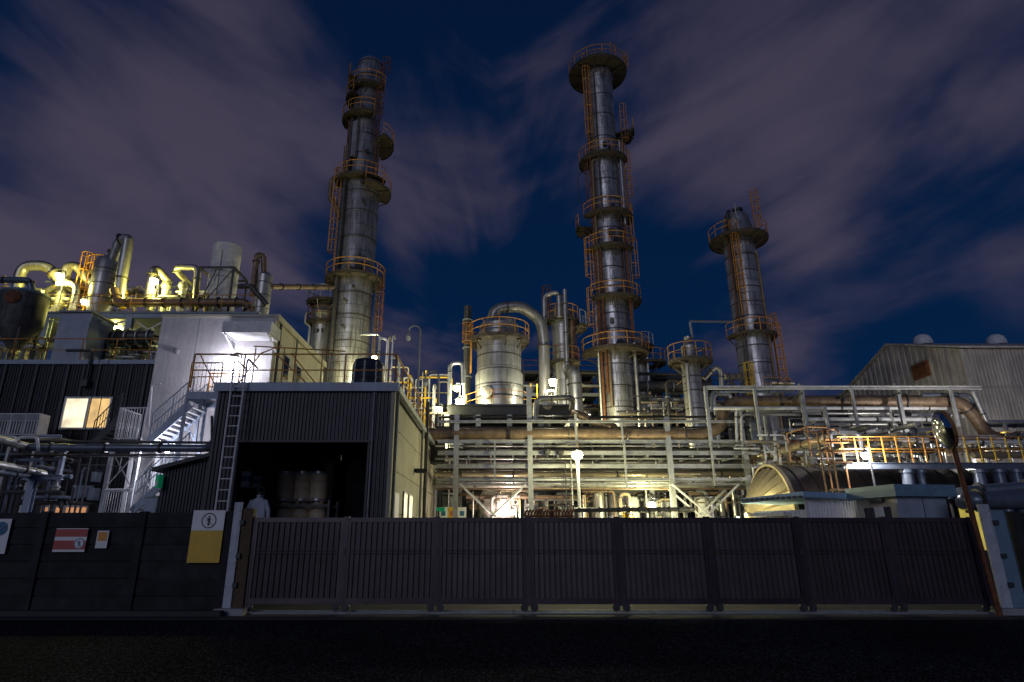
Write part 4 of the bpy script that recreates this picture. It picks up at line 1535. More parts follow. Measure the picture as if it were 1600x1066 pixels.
# white tank in frame
KY2 = 33.0
c = at(347, 450, KY2)
R = 21.5 / ppm(440, KY2)
z1 = zof(386, KY2)
t = thing('white_tank', 'tall plain white cylindrical tank above the white building', 'tank', (c.x, KY2, dk))
MB().lathe([(.001, dk + .2), (R, dk + .2), (R, z1 - .05), (R - .05, z1), (.001, z1 + .03)], (c.x, KY2, 0), 36).build('shell', M['white'], t)
mb = MB().arc((c.x, KY2), R + .01, dk + (z1 - dk) * .55, 0, 360, .02, 5, 10)
mb.tube([(c.x + .1, KY2 - R - .04, z1 - .6), (c.x + .1, KY2 - R - .04, dk + .3)], .03, 6)
mb.build('seam', M['steel'], t)
t = thing('tank_cage', 'dark open steel cage around the foot of the white tank', 'steel frame', (c.x, KY2, dk))
zt = zof(430, KY2)
a = R + .18
for sx in (-1, 1):
    for sy in (-1, 1):
        MB().bx(c.x + sx * a - .05, c.x + sx * a + .05, KY2 + sy * a - .05, KY2 + sy * a + .05, dk, zt).build('post', M['dgrey'], t)
for s in (-1, 1):
    MB().bx(c.x - a, c.x + a, KY2 + s * a - .05, KY2 + s * a + .05, zt, zt + .1).build('top_rail', M['dgrey'], t)
    MB().bx(c.x + s * a - .05, c.x + s * a + .05, KY2 - a + .05, KY2 + a - .05, zt, zt + .1).build('top_rail', M['dgrey'], t)
    MB().bar((c.x - a, KY2 - a - .06 * s, dk + .1), (c.x + a, KY2 - a - .06 * s, zt - .1) if s > 0 else (c.x, KY2 - a, zt - .1), .05).build('brace', M['dgrey'], t)
# hairpin and small vessel
VY3 = 33.5
c = at(411, 460, VY3)
R = 11.5 / ppm(450, VY3)
z1 = zof(432, VY3)
t = thing('small_vessel', 'slim pale vessel with ring seams at the right end of the upper deck', 'vessel', (c.x, VY3, dk - .4))
MB().lathe([(R * .3, dk - .6), (R, dk + .5), (R, z1), (R * .6, z1 + .2), (.001, z1 + .25)], (c.x, VY3, 0), 28).build('shell', M['clad_s'], t)
mb = MB()
for f in (.35, .6, .85):
    mb.arc((c.x, VY3), R + .01, dk + (z1 - dk) * f, 0, 360, .02, 5, 12)
mb.build('ring_seam', M['pipe_d'], t)
pipe('brown hairpin pipe looping over the slim vessel', [(394, 462, VY3 - .2), (402, 398, VY3 - .2), (412, 400, VY3), (413, 432, VY3)], .17, 'brown', .4, gp, 14, 1)
pipe('long thin brown pipe bridging from the slim vessel to the left tower', [(424, 448, VY3), (520, 449, 43.2)], .16, 'brown', .3, gp, 12, 4)
pipe('dark sloping pipe dropping from the slim vessel', [(372, 448, VY3 - .5), (392, 447, VY3 - .5), (418, 478, VY3 - .5)], .15, 'pipe_d', .3, gp, 12)
pipe('short white pipe stub rising above the white building roof', [(385, 497, VY3 - 1.2), (385, 478, VY3 - 1.2)], .2, 'white', .1, gp, 14)
# orange caged ladder on upper deck
c = at(134, 440, 33.6)
t = thing('caged_ladder', 'orange caged ladder standing among the lit ducts on the upper deck', 'ladder', (c.x, 33.6, dk))
ladder(t, (c.x, 33.6), 270, dk, zof(400, 33.6) - 1.0, True, cz=1.2)
platform(t, (c.x + .5, 34.2), .3, 1.0, zof(432, 34), 0, 360)
# dark ducts inside the frame
pipe('wide dark corrugated duct behind the roof cabinet', [(158, 528, 30.2), (245, 527, 30.2)], .38, 'pipe_d', .3, gp, 20, 5)

# small street style lamps near the white building
def crook(label, u, vb, vt, Y, reach, zb=None, lit=False):
    p = at(u, vt, Y)
    zb = at(u, vb, Y).z if zb is None else zb
    t = thing('crook_lamp', label, 'street lamp', (p.x, Y, zb), 'crook necked lamps')
    k = abs(reach) * .5
    pts = [(p.x, Y, zb), (p.x, Y, p.z - k * 1.0)]
    for i in range(1, 9):
        a = pi * i / 8
        pts.append((p.x + reach / 2 - reach / 2 * cos(a), Y, p.z - k + k * 1.0 * sin(a)))
    MB().tube(pts, .05, 8).build('pole', M['grey'], t)
    e = V(pts[-1])
    MB().lathe([(.03, e.z), (.06, e.z - .05), (.13, e.z - .22), (.14, e.z - .30)], (e.x, Y, 0), 16).build('shade', M['steel'], t)
    MB().lathe([(.12, e.z - .30), (.125, e.z - .40), (.07, e.z - .50), (.001, e.z - .53)], (e.x, Y, 0), 16).build('globe', M['lamp_y' if lit else 'lamp_off'], t)
    return t


crook('unlit crook lamp above the sloping parapet of the white building', 466, 560, 520, 27.5, -.55, zb=bz - 1.6)
crook('tall unlit crook lamp standing right of the shed roof', 657, 660, 509, 30, -.62, zb=0)
crook('shorter unlit crook lamp right of the tall crook lamp', 686, 660, 580, 33, -.75, zb=0)

# ================================================================== TOWERS
def pol(c, r, a, z=0):
    return V((c[0] + r * cos(RAD(a)), c[1] + r * sin(RAD(a)), z))


def shell(root, c, prof, m='tower', n=48):
    return MB().lathe([(.001, prof[0][1])] + prof + [(.001, prof[-1][1])], (c[0], c[1], 0), n).build('shell', M[m], root)


def seams_mb(c, r, zs, w=.03):
    return Rings(MB().lathe([(r - .02, z - .06), (r + w, z - .05), (r + w, z + .05), (r - .02, z + .06)], (c[0], c[1], 0), 40) for z in zs)


def manway(root, c, r, a, z, R=.32):
    d = V((cos(RAD(a)), sin(RAD(a)), 0))
    q = pol(c, r, a, z)
    o = disc(MB(), [(R * .8, -.1), (R * .8, .2), (R, .2), (R, .3), (.001, .3)], q, d, 20).build('manway', M['pipe_d'], root)
    return o


# ---- left tower
TY1 = 45.0
c1 = (xof(546, 550, TY1), TY1)
z = lambda v: zof(v, TY1)
t1 = thing('distillation_tower', 'tall left steel tower with stepped galleries and a bulging side pipe', 'tower', (c1[0], TY1, 0), 'tall distillation towers')
shell(t1, c1, [(1.5, 0), (1.5, z(292)), (1.22, z(280)), (1.22, z(108)), (1.12, z(104)), (1.0, z(100))])
seams_mb(c1, 1.5, [z(v) for v in (540, 500, 466, 420, 380, 340, 310)]).build('stiffener_ring', M['pipe_d'], t1)
seams_mb(c1, 1.22, [z(v) for v in (250, 220, 170, 128, 108)]).build('stiffener_ring', M['pipe_d'], t1)
platform(t1, c1, 1.5, 2.35, z(440), 0, 360)
platform(t1, c1, 1.4, 2.2, z(290), 180, 345)
platform(t1, c1, 1.4, 2.5, z(302), 290, 400, rail=True)
platform(t1, c1, 1.22, 2.1, z(193), 165, 300)
platform(t1, c1, 1.22, 2.5, z(226), -40, 60)
platform(t1, c1, 1.22, 1.95, z(160), 150, 240)
platform(t1, c1, 1.22, 1.9, z(147), 210, 330)
platform(t1, c1, 1.22, 1.9, z(128), 150, 215)
ladder(t1, pol(c1, 1.75, 205), 205, z(440), z(290), True)
ladder(t1, pol(c1, 1.85, 355), 355, z(560), z(440), True, m='rusty')
ladder(t1, pol(c1, 1.45, 320), 320, z(226), z(160), True, m='rusty')
ladder(t1, pol(c1, 1.45, 330), 330, z(290), z(226), False, m='rusty')
ladder(t1, pol(c1, 1.45, 200), 200, z(193), z(147), False, m='rusty')
ladder(t1, pol(c1, 1.35, 345), 345, z(147), z(112), True, m='rusty')
# side pipes of the left tower
def riser(root, pts, r, m, bend=.5, name='riser_pipe', n=12):
    return MB().tube(pts, r, n, bend).build(name, M[m], root)
riser(t1, [pol(c1, 1.75, 232, z(560)), pol(c1, 1.75, 232, z(300)), pol(c1, 1.55, 232, z(285)), pol(c1, 1.5, 232, z(200))], .17, 'pipe_d')
q = [pol(c1, 1.9, 190, z(325)), pol(c1, 2.5, 190, z(315)), pol(c1, 2.5, 190, z(283)), pol(c1, 1.5, 190, z(277)), pol(c1, 1.5, 190, z(232))]
riser(t1, [q[0] - V((-.3, 0, 1.2))] + q, .22, 'brown', .9)
riser(t1, [pol(c1, 1.45, 222, z(270)), pol(c1, 1.5, 222, z(238)), pol(c1, 1.1, 222, z(234))], .2, 'brown', .3)
riser(t1, [pol(c1, 1.42, 210, z(270)), pol(c1, 1.42, 210, z(196))], .16, 'rusty')
MB().box(pol(c1, 1.45, 248, z(232)), (.45, .3, z(205) - z(258)), RAD(-22)).build('cable_duct', M['clad_s'], t1)
for v in (250, 300, 330, 410, 460, 480, 520):
    manway(t1, c1, 1.5 if v > 290 else 1.22, 262 + (v * 7) % 40, z(v), .14)
manway(t1, c1, 1.5, 265, z(431), .30)
manway(t1, c1, 1.5, 290, z(433), .36)
manway(t1, c1, 1.22, 258, z(183), .30)
rb = MB()
for a in (0, 1.2):
    rb.tube([pol(c1, 2.0, 340 + a * 12, 0), pol(c1, 2.0, 340 + a * 12, z(440))], .06, 6)
rb.build('riser_pipe', M['dgrey'], t1)

# column left of the left tower
CY0 = 46.5
c0 = (xof(503, 530, CY0), CY0)
z = lambda v: zof(v, CY0)
t0 = thing('process_column', 'squat cream lit column with a crown of open railings left of the left tower', 'column', (c0[0], CY0, 0), 'smaller process columns')
shell(t0, c0, [(.85, 0), (.85, z(508)), (.95, z(500)), (1.1, z(492)), (.7, z(478)), (.55, z(470))], 'clad_s', 36)
platform(t0, c0, .85, 1.35, z(506), 0, 360, 'rusty', 'deck', nb=6)
platform(t0, c0, .6, 1.5, z(474), 0, 360, 'steel', 'deck', nb=6)
for k in range(6):
    a = k * 60
    MB().bar(pol(c0, .7, a, z(492)), pol(c0, 1.4, a + 20, z(476)), .06).build('brace', M['steel'], t0)
riser(t0, [pol(c0, 1.0, 200, 0), pol(c0, 1.0, 200, z(512)), pol(c0, 1.4, 200, z(508)), pol(c0, 1.4, 200, z(492)), pol(c0, .8, 200, z(490))], .12, 'steel', .3)
MB().tube([pol(c0, .8, 170, z(497)), pol(c0, 2.6, 170, z(501))], .03, 6).build('davit_arm', M['pipe_d'], t0)
for k in range(3):
    MB().lathe([(.001, -.25), (.06, -.2), (.09, .1), (.001, .12)], pol(c0, .95, 240 + k * 22, z(521)), 10).build('lug', M['dgrey'], t0)
riser(t0, [pol(c0, 1.05, 320, 0), pol(c0, 1.05, 320, z(470))], .13, 'pipe_d')

# ---- middle tower
TY2 = 48.0
c2 = (xof(965, 610, TY2), TY2)
z = lambda v: zof(v, TY2)
R2 = 1.33
t2 = thing('distillation_tower', 'tallest middle steel tower ringed by orange railed galleries', 'tower', (c2[0], TY2, 0), 'tall distillation towers')
shell(t2, c2, [(R2, 0), (R2, z(128)), (R2 + .12, z(126)), (R2 + .12, z(121)), (R2, z(119)), (R2, z(97)), (1.0, z(90)), (.4, z(86))])
seams_mb(c2, R2, [z(v) for v in (640, 607, 574, 520, 496, 455, 425, 400, 365, 320, 290, 225, 190, 160)], .02).build('stiffener_ring', M['pipe_d'], t2)
platform(t2, c2, R2, 2.75, z(117), 0, 360, nb=10)
platform(t2, c2, R2, 2.2, z(256), 150, 345)
platform(t2, c2, R2, 2.3, z(344), 200, 390)
platform(t2, c2, R2, 2.75, z(358), 150, 195)
platform(t2, c2, R2, 2.2, z(396), 190, 330)
platform(t2, c2, R2, 2.45, z(474), 215, 420)
platform(t2, c2, R2, 2.75, z(553), 160, 400)
platform(t2, c2, R2, 3.0, z(213), -25, 20)
ladder(t2, pol(c2, R2 + .35, 225), 225, z(256), z(117), True, hoops=1.3)
ladder(t2, pol(c2, R2 + .5, 345), 345, z(256), z(185), True)
ladder(t2, pol(c2, R2 + .5, 350), 350, z(344), z(256), True)
ladder(t2, pol(c2, R2 + .35, 340), 340, z(396), z(344), True, cz=1)
ladder(t2, pol(c2, R2 + .5, 345), 345, z(474), z(396), True)
ladder(t2, pol(c2, R2 + .45, 202), 202, z(474), z(396), True)
ladder(t2, pol(c2, R2 + .45, 202), 202, z(553), z(474), True)
ladder(t2, pol(c2, R2 + .45, 200), 200, z(344), z(256), False, m='rusty')
ladder(t2, pol(c2, 2.2, 60), 60, z(117), z(100), False)
riser(t2, [pol(c2, 1.6, 215, 0), pol(c2, 1.6, 215, z(140))], .11, 'rusty')
riser(t2, [pol(c2, 1.75, 208, 0), pol(c2, 1.75, 208, z(470))], .07, 'white')
riser(t2, [pol(c2, 1.65, 232, z(620)), pol(c2, 1.65, 232, z(400))], .09, 'rusty')
riser(t2, [pol(c2, 1.68, 325, 0), pol(c2, 1.68, 325, z(230))], .14, 'clad_s')
riser(t2, [pol(c2, 1.6, 308, z(474)), pol(c2, 1.6, 308, z(260))], .07, 'pipe_d')
riser(t2, [pol(c2, 1.9, 178, z(325)), pol(c2, 2.35, 178, z(315)), pol(c2, 2.4, 178, z(275)), pol(c2, 1.9, 178, z(268))], .035, 'pipe_d', .8)
riser(t2, [pol(c2, 1.55, 240, z(640)), pol(c2, 1.55, 240, z(560))], .12, 'brown')
riser(t2, [pol(c2, 1.62, 222, z(474)), pol(c2, 1.62, 222, z(262)), pol(c2, 1.3, 240, z(258))], .13, 'brown')
riser(t2, [pol(c2, 1.6, 246, z(340)), pol(c2, 1.6, 246, z(130))], .06, 'pipe_d')
riser(t2, [pol(c2, 1.7, 318, z(540)), pol(c2, 1.7, 318, z(360)), pol(c2, 1.3, 318, z(356))], .12, 'rusty')
riser(t2, [pol(c2, 1.9, 352, z(470)), pol(c2, 1.9, 352, z(200))], .05, 'pipe_d')
for v, a in ((375, 270), (386, 283), (545, 275), (465, 285), (240, 268), (246, 285), (510, 255), (335, 280), (110, 265)):
    manway(t2, c2, R2, a, z(v), .34 if v in (375, 545) else .2)
for k in range(4):
    MB().tube([pol(c2, 2.2 - k * .3, 70 + k * 15, z(113)), pol(c2, 2.2 - k * .3, 70 + k * 15, z(98 - k * 3))], .03, 6).build('vent_mast', M['rusty'], t2)
ladder(t2, pol(c2, 2.3, 300), 300, z(117), z(104), False)
ladder(t2, pol(c2, 2.4, 350), 350, z(117), z(104), True, cz=.5, hoops=.6)

# short column with galleries behind the middle tower
CYb = 53.0
cb = (xof(1000, 560, CYb), CYb)
z = lambda v: zof(v, CYb)
tb = thing('process_column', 'short column with two small galleries just right behind the middle tower', 'column', (cb[0], CYb, 0), 'smaller process columns')
shell(tb, cb, [(.7, 0), (.7, z(535)), (.5, z(528)), (.2, z(524))], 'clad_s', 28)
platform(tb, cb, .7, 1.35, z(543), 0, 360, 'steel', nb=6)
platform(tb, (cb[0] + .8, CYb), .5, 1.5, z(568), 0, 360, 'orange', nb=6)
riser(tb, [pol(cb, .9, 300, 0), pol(cb, .9, 300, z(540))], .12, 'pipe')

# ---- right tower
TY3 = 48.0
c3 = (xof(1184, 600, TY3), TY3)
z = lambda v: zof(v, TY3)
R3 = 1.3
t3 = thing('distillation_tower', 'shortest right hand steel tower with two orange railed galleries', 'tower', (c3[0], TY3, 0), 'tall distillation towers')
shell(t3, c3, [(R3, 0), (R3, z(358)), (R3 - .15, z(350)), (1.1, z(342)), (.9, z(338))])
seams_mb(c3, R3, [z(v) for v in (572, 545, 500, 478, 455, 430, 405, 385)], .02).build('stiffener_ring', M['pipe_d'], t3)
platform(t3, c3, R3, 2.45, z(377), 0, 360, nb=10, gap=(-70, 230))
platform(t3, c3, R3, 2.0, z(527), 175, 395)
ladder(t3, pol(c3, R3 + .25, 238), 238, z(500), z(375), True, hoops=1.1)
ladder(t3, pol(c3, R3 + .4, 345), 345, z(640), z(527), True, hoops=.9)
ladder(t3, pol(c3, R3 + .5, 5), 5, z(527), z(508), True, cz=.4, hoops=.7)
ladder(t3, pol(c3, 1.5, 330), 330, z(377), z(322), True, cz=1.0, hoops=.7)
ladder(t3, pol(c3, 1.3, 60), 60, z(377), z(330), True, cz=1.2)
MB().box((c3[0] - .4, c3[1], z(345)), (.7, .7, 1.0)).build('top_nozzle', M['pipe_d'], t3)
riser(t3, [pol(c3, 1.45, 222, 0), pol(c3, 1.45, 222, z(340)), pol(c3, 1.0, 222, z(336))], .13, 'pipe_d')
riser(t3, [pol(c3, 1.38, 318, 0), pol(c3, 1.38, 318, z(400)), pol(c3, 1.1, 318, z(397))], .10, 'brown')
riser(t3, [pol(c3, 1.5, 212, z(520)), pol(c3, 1.5, 212, z(345))], .06, 'rusty')
riser(t3, [pol(c3, 1.4, 250, z(352)), pol(c3, 1.4, 250, z(330))], .06, 'steel')
manway(t3, c3, R3, 272, z(517), .36)
manway(t3, c3, R3, 285, z(519), .3)
manway(t3, c3, R3, 268, z(512), .2)
MB().lathe([(.35, z(342)), (.35, z(330)), (.45, z(330)), (.45, z(327)), (.001, z(327))], (c3[0] + .3, TY3, 0), 18).build('top_nozzle', M['pipe_d'], t3)
mb = MB()
pp = (xof(1170, 590, 46.2), 46.2)
ladder(t3, pp, 270, zof(625, 46.2), zof(588, 46.2), True, 'yellow', .5, .4, .6)

# ---- big silver vessel on its table deck
VY1 = 40.0
cv = (xof(780, 600, VY1), VY1)
z = lambda v: zof(v, VY1)
tv = thing('silver_vessel', 'wide silver clad vessel with a railed top gallery, lit by yellow lamps', 'vessel', (cv[0], VY1, z(642)), 'big silver vessels')
shell(tv, cv, [(1.58, z(644)), (1.62, z(588)), (1.50, z(583)), (1.50, z(524)), (1.36, z(521)), (1.36, z(511)), (1.05, z(503)), (.5, z(499))], 'clad', 56)
seams_mb(cv, 1.60, [z(624), z(606)], .02).build('seam_band', M['pipe_d'], tv)
seams_mb(cv, 1.50, [z(560), z(583)], .02).build('seam_band', M['pipe_d'], tv)
platform(tv, cv, 1.45, 2.1, z(534), 0, 360, nb=10)
ladder(tv, pol(cv, 1.95, 190), 190, z(585), z(530), True, hoops=.8)
d = V((-.45, -.89, 0)).normalized()
qv = V((cv[0], cv[1], z(621))) + d * 1.55
disc(MB(), [(.36, -.2), (.36, .22), (.40, .22), (.40, .30), (.34, .31), (.001, .36)], qv, d, 28).build('manway', M['clad'], tv)
disc(MB(), [(.42, .19), (.45, .19), (.45, .26), (.42, .26)], qv, d, 28).build('manway_flange', M['pipe_d'], tv)
for k in range(10):
    a = 36 * k + 8
    MB().bx(0, 0, 0, 0, 0, 0) if False else None
mb = MB()
rail_mb(mb, [pol(cv, 2.3, a, z(644)) for a in (200, 230, 260, 290, 320)], 1.0, 1.2, .022)
solo('vessel_railing', mb, M['orange'], 'orange railing round the foot of the wide silver vessel', 'railing')
# deck
dz0 = z(644)
t = thing('table_deck', 'dark steel table deck carrying the wide silver vessel', 'steel frame', (cv[0], 38, 0))
xa, xb = xof(699, 650, 37.5), xof(893, 650, 37.5)
MB().bx(xa, xb, 37.3, 43, dz0 - .12, dz0 - .01).build('deck', M['grey'], t)
for y in (37.3, 43):
    MB().ibeam((xa, y, dz0 - .42), (xb, y, dz0 - .42), .3, .6, .04).build('beam', M['dgrey'], t)
for x in [xa + (xb - xa) * i / 4 for i in range(5)]:
    for y in (37.3, 43):
        MB().ibeam((x, y, 0), (x, y, dz0 - .72), .3, .3, .04, (0, 1, 0)).build('leg', M['steel'], t)
    MB().ibeam((x, 37.5, dz0 - .38), (x, 42.8, dz0 - .38), .2, .4, .03).build('cross_beam', M['dgrey'], t)
ge = 'pipework round the silver vessel'
pipe('fat ribbed duct arching from the vessel top down to its right', [(768, 512, VY1), (772, 483, VY1), (812, 478, VY1), (846, 500, 40.5), (850, 540, 40.5), (852, 700, 40.5)], .40, 'duct', 1.5, ge, 20, 3)
pipe('dark upright stack pipe left of the vessel', [(729, 660, 42), (731, 479, 42)], .27, 'pipe_d', .1, ge, 16, 4)
pipe('pale inverted U pipe left of the dark stack', [(702, 650, 38), (703, 568, 38), (723, 566, 38), (724, 600, 38)], .13, 'pipe', .4, ge, 12, 1)
pipe('upright pale pipe left of the vessel ladder', [(725, 650, 38.2), (725, 577, 38.2)], .09, 'pipe', .1, ge)
# gooseneck + column C1
CY1 = 45.0
cc = (xof(879, 540, CY1), CY1)
z = lambda v: zof(v, CY1)
tc1 = thing('process_column', 'slim column with two galleries between the silver vessel and the middle tower', 'column', (cc[0], CY1, 0), 'smaller process columns')
shell(tc1, cc, [(.80, 0), (.80, z(500)), (.92, z(498)), (.92, z(487)), (.7, z(480)), (.3, z(477))], 'clad', 36)
platform(tc1, cc, .8, 1.35, z(503), 150, 400, 'orange', nb=7)
platform(tc1, (cc[0] + .6, CY1), .6, 1.4, z(512), -60, 60, 'steel', nb=7)
platform(tc1, cc, .8, 1.3, z(568), 0, 360, 'rusty', nb=7)
ladder(tc1, pol(cc, 1.05, 335), 335, z(565), z(503), False, 'rusty')
ladder(tc1, pol(cc, 1.0, 200), 200, z(503), z(470), True, 'rusty', cz=.8)
riser(tc1, [pol(cc, 1.0, 310, 0), pol(cc, 1.0, 310, z(500))], .16, 'brown')
pipe('pale inverted U pipe hooking over the slim column', [(852, 600, 43.5), (850, 462, 43.5), (873, 455, 43.5), (874, 495, 43.5)], .19, 'clad_s', .5, ge, 14, 3)
pipe('upright silver pipe in front of the slim column', [(888, 640, 43.2), (882, 453, 43.2)], .16, 'clad_s', .1, ge, 14, 4)
pipe('olive lit upright vessel pipe left of the middle tower base', [(903, 660, 42), (898, 585, 42), (888, 578, 42.6)], .45, 'clad_s', .4, ge, 20, 4)
pipe('fat pale pipe hooping over the small drum in front of the lamp', [(836, 660, 36), (838, 623, 36), (897, 621, 36), (893, 640, 36.8)], .17, 'duct', .5, ge, 14, 1)
pipe('second smaller pale hoop behind the front hoop pipe', [(853, 630, 38), (853, 612, 38), (868, 611, 38), (869, 640, 38)], .12, 'duct', .25, ge, 12)
c = at(855, 634, 37.5)
t = thing('round_drum', 'cream lit horizontal drum with its round end facing the street', 'drum', (c.x, 37.5, c.z - .6), None)
MB().lathe([(.001, -.28), (.3, -.22), (.48, -.1), (.55, .05), (.55, 2.2), (.001, 2.3)], (c.x, 37.5, c.z), 32, 'y').build('shell', M['clad_s'], t)
for y in (38, 39.2):
    MB().bx(c.x - .4, c.x + .4, y - .08, y + .08, dz0, c.z - .3).build('saddle', M['dgrey'], t)
c = at(834, 606, 38)
t = thing('caged_ladder', 'narrow yellow ladder left of the bright upper lamp', 'ladder', (c.x, 38, dz0))
ladder(t, (c.x, 38), 270, dz0, zof(600, 38) - 1.0, False, 'yellow', .4)
pipe('brown pipe slanting down right from the drum deck', [(897, 645, 35.5), (930, 660, 33.5), (960, 668, 32)], .22, 'brown', .2, ge, 14, 1)
pipe('dark level pipe bundle pipe passing behind the middle tower', [(990, 604, 50), (1110, 604, 50)], .45, 'pipe_d', .1, ge, 16, 3)
pipe('thin dark pipe above the fat dark pipe behind the middle tower', [(880, 582, 50.5), (1090, 586, 50.5)], .14, 'pipe_d', .1, ge)

# ---- column C2 between middle and right towers
CY2 = 40.0
c22 = (xof(1083, 610, CY2), CY2)
z = lambda v: zof(v, CY2)
t22 = thing('process_column', 'slim column with one round gallery left of the right tower', 'column', (c22[0], CY2, 0), 'smaller process columns')
shell(t22, c22, [(.62, 0), (.62, z(562)), (.52, z(558)), (.52, z(542)), (.3, z(537)), (.2, z(530)), (.28, z(530)), (.28, z(527))], 'clad', 32)
seams_mb(c22, .62, [z(590), z(612), z(640)], .02).build('stiffener_ring', M['pipe_d'], t22)
platform(t22, c22, .62, 1.48, z(566), 0, 360, 'orange_d', 'deck', nb=8)
for a in (235, 320):
    MB().tube([pol(c22, 1.0, a, z(564)), pol(c22, 1.0, a, z(548))], .1, 8).build('nozzle', M['pipe_d'], t22)
riser(t22, [pol(c22, .85, 235, 0), pol(c22, .85, 235, z(572))], .11, 'yellow_lit' if False else 'clad_s')
pipe('pale pipe bridging from the slim column top to the right tower', [(1082, 527, CY2), (1078, 502, CY2 + .3), (1145, 503, 46.5)], .085, 'pipe', .3, ge, 10, 2)
pipe('olive elbow pipe rising between the slim column and right tower', [(1100, 592, 41), (1118, 573, 41), (1127, 580, 41), (1128, 605, 41)], .17, 'duct', .3, ge, 14, 2)
pipe('ribbed silver pipe leading level into the right tower foot', [(1130, 589, 42), (1160, 588, 46)], .2, 'duct', .2, ge, 14, 3)
pipe('silver pipe stub right of the right tower foot', [(1205, 598, 46), (1240, 599, 46)], .2, 'duct', .2, ge, 14, 2)
mb = MB()
rail_mb(mb, [at(1195, 610, 45), at(1232, 610, 45), at(1240, 612, 47)], 1.0, 1.2, .025)
solo('gallery_railing', mb, M['orange'], 'short orange railing right of the right tower foot', 'railing')

# ================================================================== CENTRAL PIPE RACK
RY = 30.0
t = thing('pipe_rack', 'long steel pipe rack of grey posts and rails right of the shed', 'pipe rack', (xof(930, 700, RY), RY, 0))
xl, xr = xof(684, 700, RY), xof(1166, 700, RY)
for u, vt_ in ((713, 648), (828, 605), (1045, 652), (1163, 690)):
    x = xof(u, 700, RY)
    MB().ibeam((x, RY, 0), (x, RY, zof(vt_, RY)), .24, .22, .035, (0, 1, 0)).build('post', M['steel'], t)
    MB().ibeam((x, RY + 4, 0), (x, RY + 4, zof(655, RY)), .24, .22, .035, (0, 1, 0)).build('post', M['steel'], t)
for u, v0_, v1_, w in ((773, 690, 750, .08), (899, 648, 690, .12), (971, 655, 695, .09), (976, 692, 764, .09), (1112, 690, 760, .09)):
    x = xof(u, (v0_ + v1_) / 2, RY)
    MB().bx(x - w / 2, x + w / 2, RY - .22, RY - .14, zof(v1_, RY), zof(v0_, RY)).build('hanger', M['steel'], t)
for v, hh, dy, m in ((659, .12, -.18, 'steel'), (690, .16, 0, 'steel'), (708, .20, 0, 'steel'), (728.5, .20, 0, 'steel'), (749, .14, 0, 'steel'), (757, .08, .1, 'steel')):
    y = RY + dy
    zz = zof(v, y)
    MB().ibeam((xl, y, zz), (xr, y, zz), .14, hh, .025).build('rail', M[m], t)
    MB().ibeam((xl, RY + 4, zz - .3), (xr, RY + 4, zz - .3), .14, hh, .025).build('rear_rail', M['dgrey'], t)  # rear rails coloured dark, shade put into the rack's depth
for u0_, u1_ in ((713, 828), (1045, 1163)):
    a, b = xof(u0_ + 6, 780, RY), xof(u1_ - 6, 780, RY)
    mpt = (a + b) / 2
    zt = zof(757, RY)
    zb = zof(808, RY)
    for y in (RY - .1, RY + 1.2):
        dz_ = (zt - zb)
        MB().bar((a, y, zt), (mpt + .12, y, zb), .08).build('brace', M['white'], t)
        MB().bar((b, y + .1, zt), (mpt - .12, y + .1, zb), .08).build('brace', M['white'], t)
for x in [xl + .4 + i * 1.1 for i in range(14)]:
    for v in (708, 749):
        zz = zof(v, RY) - .12
        MB().bx(x - .03, x + .03, RY + .1, RY + 3.9, zz - .08, zz + .06).build('crossbar', M['steel'], t)
# the pipes it carries; deep ones coloured dark to put shade in the gaps
gr = 'pipes carried by the central rack'
BY_ = 29.55
pipe('big brown clad pipe along both racks that rises midway', [(660, 678, BY_ + .6), (1098, 679, BY_ + .6), (1128, 668, BY_ + .6), (1128, 640, BY_ + .6), (1150, 627, BY_ + .6), (1500, 627, 28.6), (1524, 652, 28.6), (1545, 684, 28.6), (1640, 688, 28.6)], .285, 'brown', 1.1, gr, 20, 11)
for (v, r, m, y, lab, fl) in (
        (697, .05, 'pipe', 30.5, 'thin grey pipe first below the big brown pipe in the rack', 0), (702, .07, 'pipe_d', 31.2, 'dark pipe second below the big brown pipe in the rack', 3),
        (713, .09, 'pipe_d', 30.8, 'dark pipe under the third rack rail', 4), (717, .05, 'pipe', 30.4, 'thin pale pipe under the third rack rail', 0),
        (722, .12, 'pipe_d', 32.4, 'dark pipe showing deep between the third and fourth rack rails', 5), (734, .05, 'pipe_d', 30.3, 'thin dark pipe under the fourth rack rail', 0),
        (741, .13, 'insul', 30.8, 'fat yellowish pipe between the fourth and fifth rack rails', 6), (753, .06, 'pipe', 30.3, 'thin pale pipe close under the fifth rack rail', 0),
        (759, .11, 'duct', 31.2, 'lowest clad pipe along the rack', 4), (764, .05, 'brown', 30.2, 'thin brown pipe lowest along the rack', 0),
        (668, .06, 'pipe_d', 32.5, 'dark pipe behind the top rack rail', 0), (652, .08, 'pipe_d', 36.0, 'dark pipe just above the top rack rail', 4),
        (703, .10, 'pipe_d', 33.4, 'rear dark pipe high in the rack', 5), (736, .16, 'pipe_d', 33.6, 'rear fat dark pipe in the rack middle', 4)):
    pipe(lab, [(680, v, y), (1163 + (int(v) % 5) * 4, v, y)], r, m, .2, gr, 10, fl)
for i, (u, h) in enumerate(((855, 0), (876, 0))):
    p = at(u, 716, RY - .2)
    t = thing('rack_fan', ('left' if i == 0 else 'right') + ' of two dark round floodlight heads seen from behind on the rack', 'lamp', (p.x, p.y, p.z), 'dark lamp heads on the rack')
    disc(MB(), [(.001, .16), (.12, .14), (.16, 0), (.17, -.06), (.001, -.06)], V((p.x, p.y, p.z + .28)), V((0, -.9, -.35)).normalized(), 20).build('head', M['dgrey'], t)
    MB().bx(p.x - .03, p.x + .03, p.y - .03, p.y + .03, p.z - .02, p.z + .2).build('stem', M['dgrey'], t)
p0, p1 = at(842, 720, RY - .2), at(884, 720, RY - .2)
